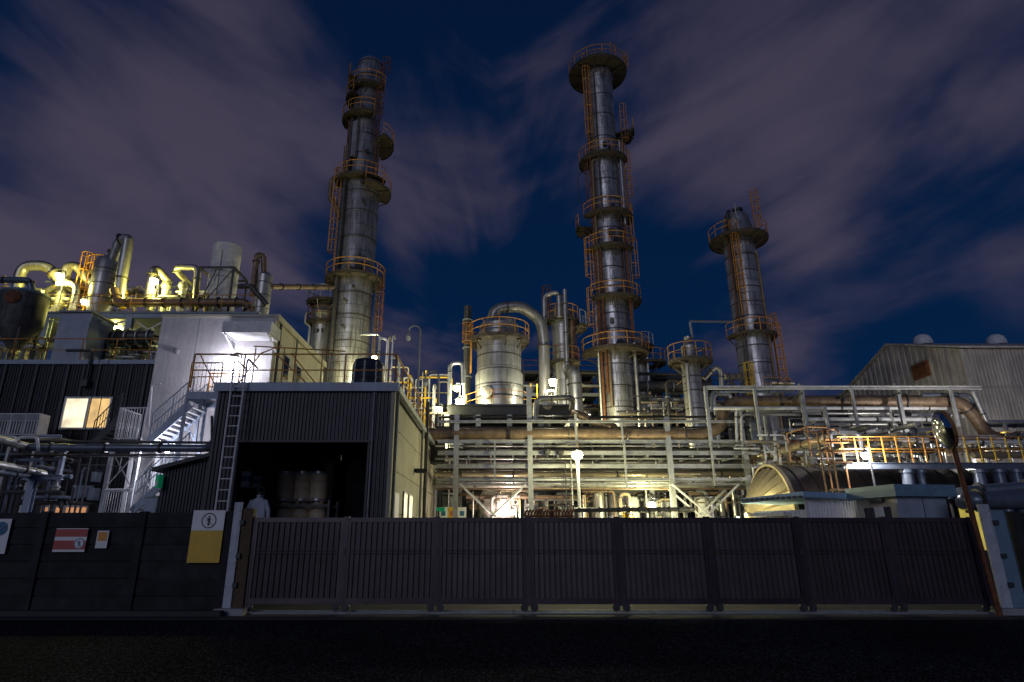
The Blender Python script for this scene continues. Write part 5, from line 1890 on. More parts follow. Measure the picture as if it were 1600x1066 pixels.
solo('lamp_bar', MB().bx(p0.x, p1.x, p0.y - .06, p0.y + .06, p0.z - .06, p0.z - .025), M['dgrey'], 'dark bar under the two dark lamp heads', 'bracket')
for i, u in enumerate((883, 892)):
    a, b = at(u, 722 if i == 0 else 715, RY - .3), at(u + 1, 790, RY - .3)
    solo('conduit', MB().tube([a, V((a.x, a.y, b.z))], .03, 6), M['dgrey' if i == 0 else 'steel'], ('dark' if i == 0 else 'pale') + ' upright conduit left of the bright rack lamp', 'conduit', 'conduits by the rack lamp')

# lower items in front / under the rack
HY = 33.5
c = at(775, 788, HY)
R = 1.05
t = thing('horizontal_vessel', 'pale horizontal vessel under the left bay of the rack, flooded with white light', 'vessel', (c.x, HY, .3))
zc = c.z
MB().lathe([(.001, -.55), (.35, -.50), (.75, -.32), (1.0, -.05), (R, .2), (R, 4.5), (.001, 4.6)], (c.x + .15, HY - 1, zc), 44, 'y').build('shell', M['pinkish'] if 'pinkish' in M else mat('pale_vessel_paint', (.70, .64, .60), .5, .1, .15, 2), t)
for y in (HY, HY + 2.4):
    MB().bx(c.x - .6, c.x + .9, y - .1, y + .1, 0, zc - .7).build('saddle', M['grey'], t)
disc(MB(), [(.30, -.1), (.30, .2), (.36, .2), (.36, .3), (.001, .3)], V((c.x - 1.0, HY - .4, zc)), V((-.8, -.6, 0)), 24).build('manway', M['insul'], t)
pipe('dark level pipe passing in front of the white lit vessel', [(728, 777, 31.8), (856, 777, 31.8)], .1, 'brown', .2, gr, 10, 3)
# small signs near the far end of the shed
for i, (u, m, lab) in enumerate(((693, 'signw', 'small white notice board beyond the shed end, under the rack'), (707, 'signy', 'small yellow notice board under the left rack post'), (722, 'signw', 'small pale notice board right of the left rack post'))):
    p = at(u, 802, 30.6)
    w = .2
    t = thing('notice_board', lab, 'sign', (p.x, 30.6, p.z - .3), 'notice boards under the rack')
    MB().bx(p.x - w, p.x + w, 30.6, 30.63, p.z - .25, p.z + .28).build('board', M[m], t)
    MB().bx(p.x - w * .5, p.x + w * .5, 30.59, 30.6, p.z - .12, p.z + .1).build('mark', M['signb' if i != 1 else 'red'], t)
    MB().bx(p.x - .02, p.x + .02, 30.63, 30.67, 0, p.z + .2).build('post', M['steel'], t)
p = at(690, 797, 30.3)
t = thing('green_awning', 'small green board with added glow low at the far corner of the shed', 'board', (p.x, 30.3, p.z))
MB().bx(p.x - .25, p.x + .15, 30.2, 30.4, p.z - .06, p.z + .12).build('board', M['green'], t)
MB().bx(p.x - .2, p.x - .17, 30.28, 30.32, 0, p.z - .06).build('leg', M['steel'], t)
# striped barrier / cable protector above the gate
p0, p1 = at(820, 800, 24), at(897, 800, 24)
t = thing('cooler_bank', 'row of brown curved fins just above the gate top', 'cooler', ((p0.x + p1.x) / 2, 24, 0))
MB().bx(p0.x, p1.x, 24.05, 24.9, p0.z - .18, p0.z - .12).build('tray', M['rusty'], t)
n = 16
for i in range(n):
    x = p0.x + (i + .5) * (p1.x - p0.x) / n
    MB().tube([(x - .05, 24.0, p0.z - .14), (x - .03, 23.98, p0.z - .02), (x + .04, 24.0, p0.z + .06), (x + .06, 24.4, p0.z + .06)], .042, 6).build('fin', M['rusty'], t)
for x in (p0.x + .1, p1.x - .1):
    MB().bx(x - .04, x + .04, 24.3, 24.4, 0, p0.z - .18).build('leg', M['rusty'], t)
pipe('dark cable tray pipe running low above the gate right of the fins', [(897, 797, 25), (1085, 796, 25)], .085, 'dgrey', .1, gr, 8, 12)
pipe('white lit elbow duct standing behind the bright rack lamp post', [(937, 815, 32), (934, 768, 32), (926, 764, 32.5)], .28, 'duct', .5, gr, 16, 2)
for i, (u, w, m, lab, vt_) in enumerate(((962, 10, 'clad_s', 'olive round tank behind the low bright lamp', 772), (975, 5, 'yellow', 'yellow lit upright drum left of the low bright lamp', 800),
                                         (990, 9, 'white', 'white lit stubby tank just left of the low bright lamp', 778), (1035, 14, 'white', 'white lit stubby tank just right of the low bright lamp', 782),
                                         (1098, 12, 'white', 'pale tank glowing behind the right cross braces of the rack', 778))):
    Yk = 33 + (i % 2) * .7
    c = at(u, 795, Yk)
    r = w / ppm(795, Yk)
    zt = zof(vt_, Yk)
    t = thing('small_tank', lab, 'tank', (c.x, Yk, 0), 'small tanks under the rack')
    MB().lathe([(.001, .1), (r, .1), (r, zt - .1), (r * .7, zt + .03), (.001, zt + .08)], (c.x, Yk, 0), 24).build('shell', M[m], t)
    MB().lathe([(r + .005, zt * .6), (r + .03, zt * .62), (r + .03, zt * .68), (r + .005, zt * .7)], (c.x, Yk, 0), 24).build('band', M['steel'], t)

# ================================================================== RIGHT PIPE RACK
QY = 28.2
t = thing('pipe_rack', 'right hand pipe rack of slanting pale posts under the long top rail', 'pipe rack', (xof(1300, 640, QY), QY, 0))
for u, v0_, v1_, w in ((1103, 606, 690, .13), (1179, 604, 684, .11), (1257, 600, 688, .17), (1331, 606, 682, .10), (1409, 600, 690, .16), (1484, 606, 668, .12), (1288, 636, 690, .10), (1566, 664, 694, .1), (1594, 676, 705, .1)):
    x = xof(u, (v0_ + v1_) / 2, QY)
    if w > .15:
        MB().ibeam((x, QY, 0), (x, QY, zof(v0_, QY)), w, w, .03, (0, 1, 0)).build('post', M['steel'], t)
        MB().ibeam((x, QY + 4, 0), (x, QY + 4, zof(v0_ + 10, QY)), w, w, .03, (0, 1, 0)).build('post', M['steel'], t)
    else:
        MB().bx(x - w / 2, x + w / 2, QY - .34, QY - .22, zof(v1_, QY), zof(v0_, QY)).build('hanger', M['steel'], t)
zt = zof(608, QY)
MB().ibeam((xof(1101, 608, QY), QY - .28, zt), (xof(1526, 608, QY), QY - .28, zt), .14, .16, .03).build('top_rail', M['pale'], t)
for v in (691, 708, 729, 749):
    zz = zof(v, QY + 1)
    MB().ibeam((xof(1160, v, QY + 1), QY + 1, zz), (xof(1260, v, QY + 1), QY + 1, zz), .12, .16, .025).build('rail', M['steel'], t)
for u in (1325, 1401, 1478, 1250):
    x = xof(u, 612, QY)
    MB().bx(x - .03, x + .03, QY - .2, QY + 4, zt - .28, zt - .2).build('bracket', M['dgrey'], t)
gq = 'pipes carried by the right rack'
pipe('upright and bent pale pipe ending the long top rail at the right', [(1520, 612, 28.2), (1542, 660, 28.2), (1640, 659, 28.2)], .10, 'pipe', .25, gq, 12, 2)
pipe('second bent pipe nested inside the first at the right end', [(1440, 617, 28.6), (1515, 617, 28.6), (1530, 652, 28.6), (1545, 665, 28.6), (1640, 666, 28.6)], .09, 'pipe_b', .3, gq, 12, 2)
pl = ['first', 'second', 'third', 'fourth', 'fifth', 'sixth']
for k, (v, u0_, u1_, r) in enumerate(((638, 1110, 1500, .085), (646, 1258, 1390, .075), (655.5, 1255, 1465, .10), (663, 1240, 1400, .075), (674.5, 1256, 1425, .095), (681.5, 1240, 1420, .075))):
    pipe(pl[k] + ' from the top of the bright white level pipes under the brown pipe', [(u0_, v, 28.9 + .25 * (k % 3)), (u1_, v, 28.9 + .25 * (k % 3)), (u1_ + 6, v + 14, 29.2 + .25 * (k % 3))], r, 'white' if k in (0, 2, 4) else 'pipe', .2, gq, 12, 3)
pipe('pale pipe bending down at the left of the white level pipes', [(1152, 690, 29), (1150, 640, 29), (1250, 638, 29)], .075, 'pipe', .25, gq, 12, 2)
pipe('inner pale pipe bending down inside the first bend', [(1160, 690, 29.3), (1158, 648, 29.3), (1250, 648, 29.3)], .07, 'pipe', .25, gq, 12, 1)
pipe('bluish pipe bending down from the top rail left end', [(1112, 642, 28.6), (1113, 612, 28.6), (1240, 612, 28.6)], .07, 'pipe_b', .2, gq, 12, 2)
pipe('pale pipe stepping down in the middle of the right pipework', [(1212, 720, 28), (1212, 673, 28), (1250, 672, 28)], .09, 'pipe', .2, gq, 12, 2)
c = at(1196, 680, 33)
t = thing('upright_vessel', 'silver upright vessel showing between the left pipes of the right rack', 'vessel', (c.x, 33, 0))
MB().lathe([(.001, 0), (.35, 0), (.35, zof(655, 33)), (.25, zof(648, 33)), (.001, zof(645, 33))], (c.x, 33, 0), 28).build('shell', M['clad_s'], t)
seams_mb((c.x, 33), .35, [zof(672, 33), zof(690, 33)], .03).build('stiffener_ring', M['pipe_d'], t)
c = at(1181, 690, 32)
t = thing('upright_vessel', 'bluish slim upright vessel left of the silver one in the right rack', 'vessel', (c.x, 32, 0))
MB().lathe([(.001, 0), (.2, 0), (.2, zof(662, 32)), (.001, zof(658, 32))], (c.x, 32, 0), 24).build('shell', M['blue_l'], t)
seams_mb((c.x, 32), .2, [zof(672, 32)], .04).build('collar', M['steel'], t)

# pipes running towards the viewer on the right, on a low rack
gd = 'pipes running back under the right rack'
for k, (x, z_, r, m, lab) in enumerate(((13.2, 5.15, .16, 'insul', 'fat cream pipe running back in depth, left of the right depth pipes'), (14.0, 5.2, .11, 'pipe', 'silver pipe running back in depth beside the fat cream one'),
                                        (15.0, 5.6, .12, 'pipe_d', 'dark upper pipe running back in depth above the cream pipe'), (16.2, 5.3, .14, 'insul', 'second cream pipe running back in depth'),
                                        (17.0, 5.75, .10, 'pipe', 'silver upper pipe running back in depth on the right'), (18.4, 5.3, .12, 'duct', 'clad pipe running back in depth, right end'))):
    pipe(lab, [(x, 24.2, z_), (x, 27.9, z_), (x, 34.5, z_)], r, m, .2, gd, 12, 3, uv=False)

# orange frames and walkway on the right
t = thing('walkway', 'narrow walkway with yellow orange posts above the big dark vessel', 'walkway', (18, 22.6, 4))
WZ = zof(724, 22.6)
xa, xb = xof(1310, 720, 22.6), xof(1620, 720, 22.6)
MB().bx(xa, xb, 22.4, 23.4, WZ - .05, WZ).build('deck', M['grey'], t)
MB().ibeam((xa, 22.35, WZ - .12), (xb, 22.35, WZ - .12), .1, .22, .02).build('edge_beam', M['pipe_b'], t)
for i in range(15):
    x = xa + .1 + (xb - xa - .2) * i / 14
    MB().bar((x, 22.42, WZ), (x, 22.42, WZ + .95), .035).build('post', M['orange' if i < 9 else 'yellow'], t)
mb = MB()
for h in (.5, .95):
    mb.tube([(xa, 22.42, WZ + h), (xb, 22.42, WZ + h)], .022, 6)
mb.build('handrail', M['orange'], t)
mb = MB()
for h in (.52, .97):
    mb.tube([(xa, 23.38, WZ + h), (xb, 23.38, WZ + h)], .022, 6)
mb.build('handrail', M['orange'], t)
for k, (u, v0_, v1_) in enumerate(((1418, 726, 762), (1440, 735, 762), (1532, 735, 770), (1562, 735, 766), (1586, 728, 752))):
    p = at(u, (v0_ + v1_) / 2, 22.5)
    t = thing('support_leg', ['tall bluish tubular leg left under the walkway', 'shorter dark leg beside the tall bluish leg', 'left of two dark tubular legs right of the mirror pole', 'right of two dark tubular legs right of the mirror pole', 'dark leg at the right edge under the walkway'][k], 'support', (p.x, 22.5, 0), 'legs under the walkway')
    MB().tube([(p.x, 22.5, 0), (p.x, 22.5, WZ - .24)], (.20, .13, .2, .2, .2)[k], 14).build('tube', M['pipe_b'], t)
    MB().tube([(p.x, 22.5, WZ - .36), (p.x, 22.5, WZ - .24)], (.27, .18, .27, .27, .27)[k], 14).build('cap', M['pipe_b'], t)
# orange ladder frame
t = thing('ladder_tower', 'rusty orange upright ladder frame in front of the big dark vessel', 'ladder', (xof(1300, 760, 22.0), 22, 0))
for k, (u, vt_) in enumerate(((1291, 676), (1301, 672), (1310, 680), (1328, 684))):
    p = at(u, 765, 22.0 + .25 * (k % 2))
    MB().bar((p.x, p.y, 0), (p.x, p.y, zof(vt_, 22)), .045).build('upright', M['orange_d'], t)
a, b = at(1291, 700, 22.05), at(1328, 700, 22.05)
for v in (690, 705, 722, 765):
    zz = zof(v, 22)
    MB().bx(a.x, b.x, 22.0, 22.3, zz - .03, zz + .03).build('tie', M['orange_d'], t)
MB().tube([at(1283, 674, 22), at(1288, 671, 22.2), at(1306, 671, 22.3), at(1311, 676, 22)], .03, 6, .1).build('hoop', M['orange_d'], t)
mb = MB()
rail_mb(mb, [at(1236, 724, 25), at(1268, 715, 24), at(1300, 716, 24)], 1.2, .8, .028)
solo('gallery_railing', mb, M['orange_d'], 'orange railing left of the rusty ladder frame', 'railing')
t = thing('trestle', 'pale steel trestle over the ribbed vessel end', 'steel frame', (xof(1195, 730, 27.3), 27.3, 0))
a, b = at(1176, 732, 27.3), at(1219, 717, 27.3)
MB().bar(a, b, .06).build('top_bar', M['white'], t)
MB().bar(a, V((a.x, a.y, 0)), .05).build('leg', M['white'], t)
MB().bar(b, V((b.x, b.y, 0)), .07).build('leg', M['white'], t)
MB().bar(at(1195, 697, 27.3), at(1216, 719, 27.3), .06).build('brace', M['steel'], t)
MB().bar(at(1194, 697, 27.3), at(1198, 728, 27.3), .06).build('upright', M['steel'], t)

# ---- big horizontal vessel with segmented dished head
XV, YV, ZV, RV = 11.05, 25.0, 2.15, 1.98
t = thing('ribbed_vessel', 'huge dark horizontal vessel with a cream segmented domed end', 'vessel', (XV + 6, YV, 0))
mb = MB().lathe([(RV, 0), (RV, 15), (.001, 15.2)], (XV, YV, ZV), 64, 'x')
mb.build('shell', M['pipe_d'], t)
mb = MB()
for i in range(22):
    x = .55 + i * .62
    mb.lathe([(RV, x - .05), (RV + .05, x - .04), (RV + .05, x + .04), (RV, x + .05)], (XV, YV, ZV), 64, 'x')
mb.build('hoop', M['pipe_d'], t)
MB().lathe([(RV, -.06), (RV + .10, -.06), (RV + .10, .10), (RV, .10)], (XV, YV, ZV), 64, 'x').build('end_flange', M['insul'], t)
N = 26
mb = MB()
prof = [(.05, -.92), (.35, -.90), (.80, -.80), (1.20, -.62), (1.55, -.40), (1.80, -.18), (RV - .02, -.02)]
vs_, fs = [], []
K = N * 2
for j, (r, h) in enumerate(prof):
    for i in range(K):
        a = 2 * pi * i / K
        rr = r * (1.0 if i % 2 == 0 else .96)
        hh = h + (.0 if i % 2 == 0 else .13 * (r / RV) * (1 if j < 6 else .2))
        vs_.append((XV + hh, YV + rr * cos(a), ZV + rr * sin(a)))
for j in range(len(prof) - 1):
    for i in range(K):
        fs.append((j * K + i, j * K + (i + 1) % K, (j + 1) * K + (i + 1) % K, (j + 1) * K + i))
mb.add(vs_, fs).build('domed_end', M['insul'], t)
disc(MB(), [(.001, .12), (.2, .12), (.22, 0)], V((XV - .92, YV, ZV)), V((-1, 0, 0)), 20).build('centre_boss', M['insul'], t)
for x in (13.5, 19.5):
    MB().bx(x - .15, x + .15, YV - 1.3, YV + 1.3, 0, .75).build('saddle', M['concrete'], t)
# second pale clad vessel further right
XW, YW, ZW, RW = 17.6, 26.6, 2.0, 2.35
t = thing('pale_clad_vessel', 'pinkish clad curved vessel lit white behind the mirror pole', 'vessel', (XW + 4, YW, 0))
MB().lathe([(.001, -.7), (.9, -.6), (1.7, -.3), (RW, .1), (RW, 9), (.001, 9.2)], (XW, YW - .5, ZW), 56, 'x').build('shell', mat('pinkish_cladding', (.62, .52, .48), .45, .35, .2, 1.0, streak=.6, rust=.15), t)
mb = MB()
for i in range(8):
    x = .6 + i * 1.05
    mb.lathe([(RW, x - .02), (RW + .02, x - .015), (RW + .02, x + .015), (RW, x + .02)], (XW, YW - .5, ZW), 56, 'x')
mb.build('seam', M['pipe_d'], t)
gx_ = 'dark pipes low at the right edge'
pipe('fat dark pipe low above the gate at the right edge', [(1500, 790, 24), (1512, 782, 17.5), (1620, 782, 17.5)], .24, 'pipe_b', .2, gx_, 16, 3)
pipe('slate pipe rising from lower left behind the mirror pole to the right edge', [(1500, 772, 19.5), (1530, 768, 19.5), (1640, 760, 19.0)], .20, 'pipe_b', .4, gx_, 16, 2)
pipe('greenish clad pipe level with the walkway at the right edge', [(1520, 712, 23.0), (1640, 711, 23.0)], .12, 'insul', .2, gx_, 12, 2)
pipe('white pipe along the walkway top at the right edge', [(1498, 692, 24.0), (1575, 690, 24.0), (1640, 696, 24.0)], .10, 'white', .2, gx_, 12, 2)

# ---- guard booth and white shed behind the gate
def rot_box(mb, c, ax, ay, x0, x1, y0, y1, z0, z1):
    ps = []
    for z_ in (z0, z1):
        for a, b in ((x0, y0), (x1, y0), (x1, y1), (x0, y1)):
            q = V(c) + ax * a + ay * b
            ps.append((q.x, q.y, z_))
    return mb.add(ps, [(3, 2, 1, 0), (4, 5, 6, 7), (0, 1, 5, 4), (1, 2, 6, 5), (2, 3, 7, 6), (3, 0, 4, 7)])


YB = 19.0
C = at(1403, 790, YB)
C.z = 0
w1 = RAD(9)
ax = V((cos(w1), sin(w1), 0))
ay = V((-sin(w1), cos(w1), 0))
z0, z1 = zof(776, YB), zof(762, YB) + .03
t = thing('guard_booth', 'small pale blue guard booth with a flat blue roof behind the gate', 'booth', (C.x + .9, YB + .7, 0))
LB, DB = 1.75, 1.7
mb = MB()
rot_box(mb, C, ax, ay, 0, LB, 0, .08, 0, z0)
mb.build('front_wall', M['blue_l'], t)
mb = MB()
rot_box(mb, C, ax, ay, LB * .5 - .01, LB * .5 + .01, -.012, 0, 0, z0)
rot_box(mb, C, ax, ay, LB - .05, LB + .02, -.015, 0, 0, z0)
mb.build('panel_joint', M['dgrey'], t)
mb = MB()
rot_box(mb, C, ax, ay, -.002, .07, .08, .30, 0, z0)
rot_box(mb, C, ax, ay, -.002, .07, DB - .25, DB, 0, z0)
rot_box(mb, C, ax, ay, -.002, .07, .30, DB - .25, 0, 1.2)
rot_box(mb, C, ax, ay, -.002, .07, .30, DB - .25, z0 - .28, z0)
rot_box(mb, C, ax, ay, .07, LB, DB, DB + .08, 0, z0)
rot_box(mb, C, ax, ay, LB - .07, LB, .08, DB, 0, z0)
mb.build('side_wall', M['cream'], t)
mb = MB()
rot_box(mb, C, ax, ay, .02, .05, .30, .62, 1.2, z0 - .28)
rot_box(mb, C, ax, ay, .02, .05, DB - .75, DB - .25, 1.2, z0 - .28)
g = mb.build('window', M['glass'], t)
mb = MB()
rot_box(mb, C, ax, ay, -.03, .05, .62, DB - .75, 1.2, z0 - .28)
mb.build('sliding_sash', M['signw'], g)
mb = MB()
rot_box(mb, C, ax, ay, -.18, LB + .18, -.2, DB + .2, z0 + .002, z1 + .06)
mb.build('roof', M['blue'], t)
mb = MB()
rot_box(mb, C, ax, ay, -.10, -.005, .5, 1.0, z0 - .16, z0 - .04)
mb.build('name_plate', M['dgrey'], t)

YS = 20.5
C = at(1258, 790, YS)
C.z = 0
w1 = RAD(26)
ax = V((cos(w1), sin(w1), 0))
ay = V((-sin(w1), cos(w1), 0))
z0, z1 = zof(779, YS), zof(766, YS)
t = thing('small_shed', 'white ribbed small shed under a pale blue sloping roof behind the gate', 'shed', (C.x + .9, YS + 1, 0))
LB, DB = 2.45, 2.1
q = C + ax * LB
r_ = C + ay * DB
MB().corr((C.x, C.y), (q.x, q.y), 0, z0, .15, .035, zt=z0 - .03).build('front_cladding', M['corr_w'], t)
MB().corr((r_.x, r_.y), (C.x, C.y), 0, z0 - .35, .15, .03).build('side_cladding', M['corr_w'], t)
mb = MB()
rot_box(mb, C, ax, ay, -.03, .05, -.05, .0, 0, z0)
mb.build('corner_trim', M['white'], t)
mb = MB()
rot_box(mb, C, ax, ay, .05, LB, DB - .06, DB, 0, z0 - .4)
rot_box(mb, C, ax, ay, LB - .06, LB, 0, DB - .06, 0, z0 - .4)
mb.build('rear_wall', M['grey'], t)
A = C - ax * .45 - ay * .35
pts = [V((A.x, A.y, z0 + .02)), V((A.x, A.y, z0 + .02)) + ax * (LB + .8), V((A.x, A.y, z0 - .08)) + ax * (LB + .8) + ay * (DB + .5), V((A.x, A.y, z0 - .08)) + ay * (DB + .5)]
MB().poly(pts, (0, 0, .17)).build('roof', M['blue_edge'] if 'blue_edge' in M else mat('sky_blue_edge', (.34, .52, .74), .5, 0, .15, 2), t)
mb = MB()
for i in range(12):
    b = A + ay * (DB + .5) * (i + .5) / 12 - ax * .03
    mb.box((b.x, b.y, z0 + .03), (.10, .10, .07), w1)
mb.build('roof_rib_end', M['dgrey'], t)
mb = MB()
rot_box(mb, C, ax, ay, -.45, -.05, .5, 1.9, z0 - .52, z0 - .42)
mb.build('door_canopy', M['white'], t)
# low lit strip behind booth: yellow windows of a cabin at the right
YC = 20.0
t = thing('low_cabin', 'dark low cabin with two yellow lit panes behind the mirror pole', 'cabin', (xof(1520, 795, YC), YC, 0))
xa, xb = xof(1488, 790, YC), xof(1562, 790, YC)
zt = zof(780, YC)
MB().bx(xa, xb, YC, YC + 2, 0, zt).build('wall', M['dgrey'], t)
MB().bx(xa - .1, xb + .1, YC - .1, YC + 2.1, zt, zt + .1).build('roof', M['pipe_b'], t)
for (ua, ub) in ((1497, 1513), (1521, 1536)):
    x0, x1 = xof(ua, 797, YC), xof(ub, 797, YC)
    f = MB().bx(x0 - .05, x1 + .05, YC - .03, YC - .001, 1.0, zof(788, YC)).build('window', M['dgrey'], t)
    MB().bx(x0, x1, YC - .045, YC - .031, 1.05, zof(788, YC) - .05).build('pane', M['lit_y'], f)

# ---- warehouse
WY0 = 42.0
cw = at(1500, 545, WY0)
rdg = 49.5
xw = cw.x
zE = cw.z
zR = 16.9
bk = 57.0
t = thing('warehouse', 'weathered grey brown ribbed warehouse with a brown louvre in its gable', 'warehouse', (xw + 10, WY0, 0))
mb = MB().corr((xw, WY0), (xw + 40, WY0), 0, zE, .26, .02)
mb.build('front_wall', M['corr_b'], t)
for f in (.45, .62, .80):
    MB().bx(xw, xw + 40, WY0 - .085, WY0 - .062, zE * f, zE * f + .05).build('sheet_lap', M['corr_b'], t)
mb = MB()
# gable wall facing left: ribbed strips to the roof line
n = 22
for i in range(n):
    y0 = WY0 + (bk - WY0) * i / n
    y1 = WY0 + (bk - WY0) * (i + 1) / n
    h = lambda y: zE + (zR - zE) * (1 - abs(y - rdg) / (rdg - WY0))
    w = (y1 - y0)
    for (a, b, o) in ((y0, y0 + w * .45, 0), (y0 + w * .45, y1, .05)):
        mb.add([(xw - o, a, 0), (xw - o, b, 0), (xw - o, b, h(b)), (xw - o, a, h(a))], [(0, 1, 2, 3)])
    for a, o0, o1 in ((y0 + w * .45, 0, .05), (y1, .05, 0)):
        mb.add([(xw - o0, a, 0), (xw - o1, a, 0), (xw - o1, a, h(a)), (xw - o0, a, h(a))], [(0, 1, 2, 3)])
mb.build('gable_wall', M['corr_b'], t)
mb = MB()
mb.poly([(xw - .25, WY0 - .3, zE - .02), (xw - .25, rdg, zR + .02), (xw - .25, bk + .3, zE - .02), (xw - .25, bk + .3, zE + .13), (xw - .25, rdg, zR + .17), (xw - .25, WY0 - .3, zE + .13)], (42, 0, 0))
rf = mb.build('roof', M['corr_b'], t)
MB().bx(xw - .12, xw + .12, WY0 - .12, WY0 + .02, 0, zE - .05).build('corner_trim', M['corr_b'], t)
lv = at(1398, 578, 47)
yy = 46.2
k = zof(579, yy)
f = MB().bx(xw - .16, xw - .05, yy - .95, yy + .95, k - .6, k + .6).build('louvre', M['rusty'], t)
for i in range(6):
    MB().bx(xw - .24, xw - .16, yy - .8, yy + .8, k - .5 + i * .18, k - .42 + i * .18).build('slat', M['rusty'], f)
for k, (u, lab) in enumerate(((1442, 'left of two round ventilators on the warehouse ridge'), (1557, 'right of two round ventilators on the warehouse ridge'))):
    p = at(u, 536, rdg)
    t = thing('roof_ventilator', lab, 'ventilator', (p.x, rdg, zR), 'ventilators on the warehouse roof')
    s = 1 / ppm(536, rdg)
    zz = p.z - .25
    MB().lathe([(6.5 * s, zR - .2), (6.5 * s, zz)], (p.x, rdg, 0), 24).build('neck', M['white'], t)
    MB().lathe([(7 * s, zz), (13 * s, zz + .05), (13.5 * s, zz + .35), (11 * s, zz + .75), (6 * s, zz + .95), (.001, zz + 1.0)], (p.x, rdg, 0), 28).build('head', M['white'], t)

# dark hall, added to hide the sky and darken the gaps in the racks
hx0, hx1 = xof(640, 640, 60), xof(1345, 640, 60)
hz = zof(634, 60)
t = thing('backdrop_hall', 'long dark flat roofed hall added as a dark backdrop behind the racks', 'building', ((hx0 + hx1) / 2, 60, 0))
MB().corr((hx0, 60), (hx1, 60), 0, hz, .6, .1).build('front_cladding', M['hall'], t)
MB().bx(hx0, hx1, 60.1, 72, hz - .3, hz).build('roof', M['dgrey'], t)
MB().bx(hx0 - .1, hx1 + .1, 59.75, 59.9, hz - .5, hz + .1).build('gutter', M['dgrey'], t)
for k in range(9):
    x = hx0 + 3 + k * (hx1 - hx0 - 6) / 8
    MB().bx(x - .2, x + .2, 59.6, 59.9, 0, hz - .5).build('pilaster', M['dgrey'], t)

# open dark process structures between and behind the towers
for lab, ua, ub, Yp, vt_, nb_ in (('dark open process structure between the middle tower and the slim right column', 992, 1112, 55.0, 588, 5), ('dark open process structure between the silver vessel and the middle tower', 818, 936, 54.0, 580, 5), ('low dark open structure between the slim column and the right tower', 1105, 1172, 54.0, 604, 3)):
    xa, xb = xof(ua, 620, Yp), xof(ub, 620, Yp)
    t = thing('process_structure', lab, 'steel structure', ((xa + xb) / 2, Yp, 0), 'dark process structures behind the towers')
    zt = zof(vt_, Yp)
    zs = [zt - 2.1 * k for k in range(4)]
    for y in (Yp, Yp + 4):
        for k in range(nb_):
            x = xa + (xb - xa) * k / (nb_ - 1)
            MB().bx(x - .13, x + .13, y - .13, y + .13, 0, zt).build('column', M['dgrey'], t)
    for i, z_ in enumerate(zs):
        MB().bx(xa, xb, Yp - .2, Yp - .14, z_ - .3, z_).build('beam', M['steel' if i % 2 else 'dgrey'], t)
        MB().bx(xa, xb, Yp - .1, Yp + 4, z_ - .12, z_ - .05).build('floor', M['dgrey'], t)
        mb = MB()
        rail_mb(mb, [(xa, Yp, z_), (xb, Yp, z_)], 1.05, 1.6, .03)
        mb.build('railing', M['rusty'], t)
    for k in range(nb_ - 1):
        x0_, x1_ = xa + (xb - xa) * k / (nb_ - 1), xa + (xb - xa) * (k + 1) / (nb_ - 1)
        MB().bar((x0_, Yp + 1.5, zs[1]), (x1_, Yp + 1.5, zs[0]), .1).build('brace', M['steel'], t)
        for i in range(1, 4):
            r = random.uniform(.3, .6)
            xm = random.uniform(x0_ + r, x1_ - r)
            MB().lathe([(.001, zs[i]), (r, zs[i]), (r, zs[i] + 1.3), (.001, zs[i] + 1.55)], (xm, Yp + 1.6, 0), 18).build('drum', M[random.choice(('clad_s', 'pipe_d', 'duct'))], t)
    for i in range(1, 4):
        MB().tube([(xa - .5, Yp - .5, zs[i] + .6), (xb + .5, Yp - .5, zs[i] + .6)], random.uniform(.1, .22), 10).build('pipe_run', M[random.choice(('duct', 'pipe_d', 'pipe'))], t)

# ================================================================== DENSE SMALL PIPEWORK (each run a pipe of its own)
def risers(row, n, u0, u1, vt, vb, Y0, Y1, rs, mats, group, where, foot=True, hooks=.5):
    us = sorted(u0 + (u1 - u0) * (i + random.uniform(.1, .9)) / n for i in range(n))
    for i, u in enumerate(us):
        Y = random.uniform(Y0, Y1)
        v1 = random.uniform(*vt)
        v0 = random.uniform(*vb)
        r = random.choice(rs)
        m = random.choice(mats)
        a = at(u, v1, Y)
        zb = 0 if foot else zof(v0, Y)
        pts = [(a.x, Y, zb), (a.x, Y, a.z)]
        kind = random.random()
        if kind < hooks:
            s = random.choice((-1, 1))
            L_ = random.uniform(.4, 1.6)
            pts += [(a.x + s * L_, Y, a.z)]
            if random.random() < .5:
                pts += [(a.x + s * L_, Y, a.z - random.uniform(.4, 1.2))]
        elif kind < hooks + .2:
            pts += [(a.x, Y + random.uniform(.5, 2), a.z)]
        adj = {'pipe': 'silver', 'pipe_d': 'dark', 'steel': 'grey', 'white': 'white', 'duct': 'clad', 'brown': 'brown', 'rusty': 'rusty', 'insul': 'cream', 'pipe_b': 'slate', 'dgrey': 'blackish', 'yellow': 'yellow', 'orange': 'orange', 'clad_s': 'bright clad'}[m]
        lab = '%s upright pipe, %s from the left %s' % (adj, ORD[i], where)
        vv = []
        if random.random() < .35 and r >= .05:
            vv = [(V((a.x, Y - r, zb + (a.z - zb) * random.uniform(.45, .8))), max(.07, r * 1.2))]
        pipe(lab, pts, r, m, r * 3, group, 9, random.choice((0, 2, 3)), uv=False, valves=vv)


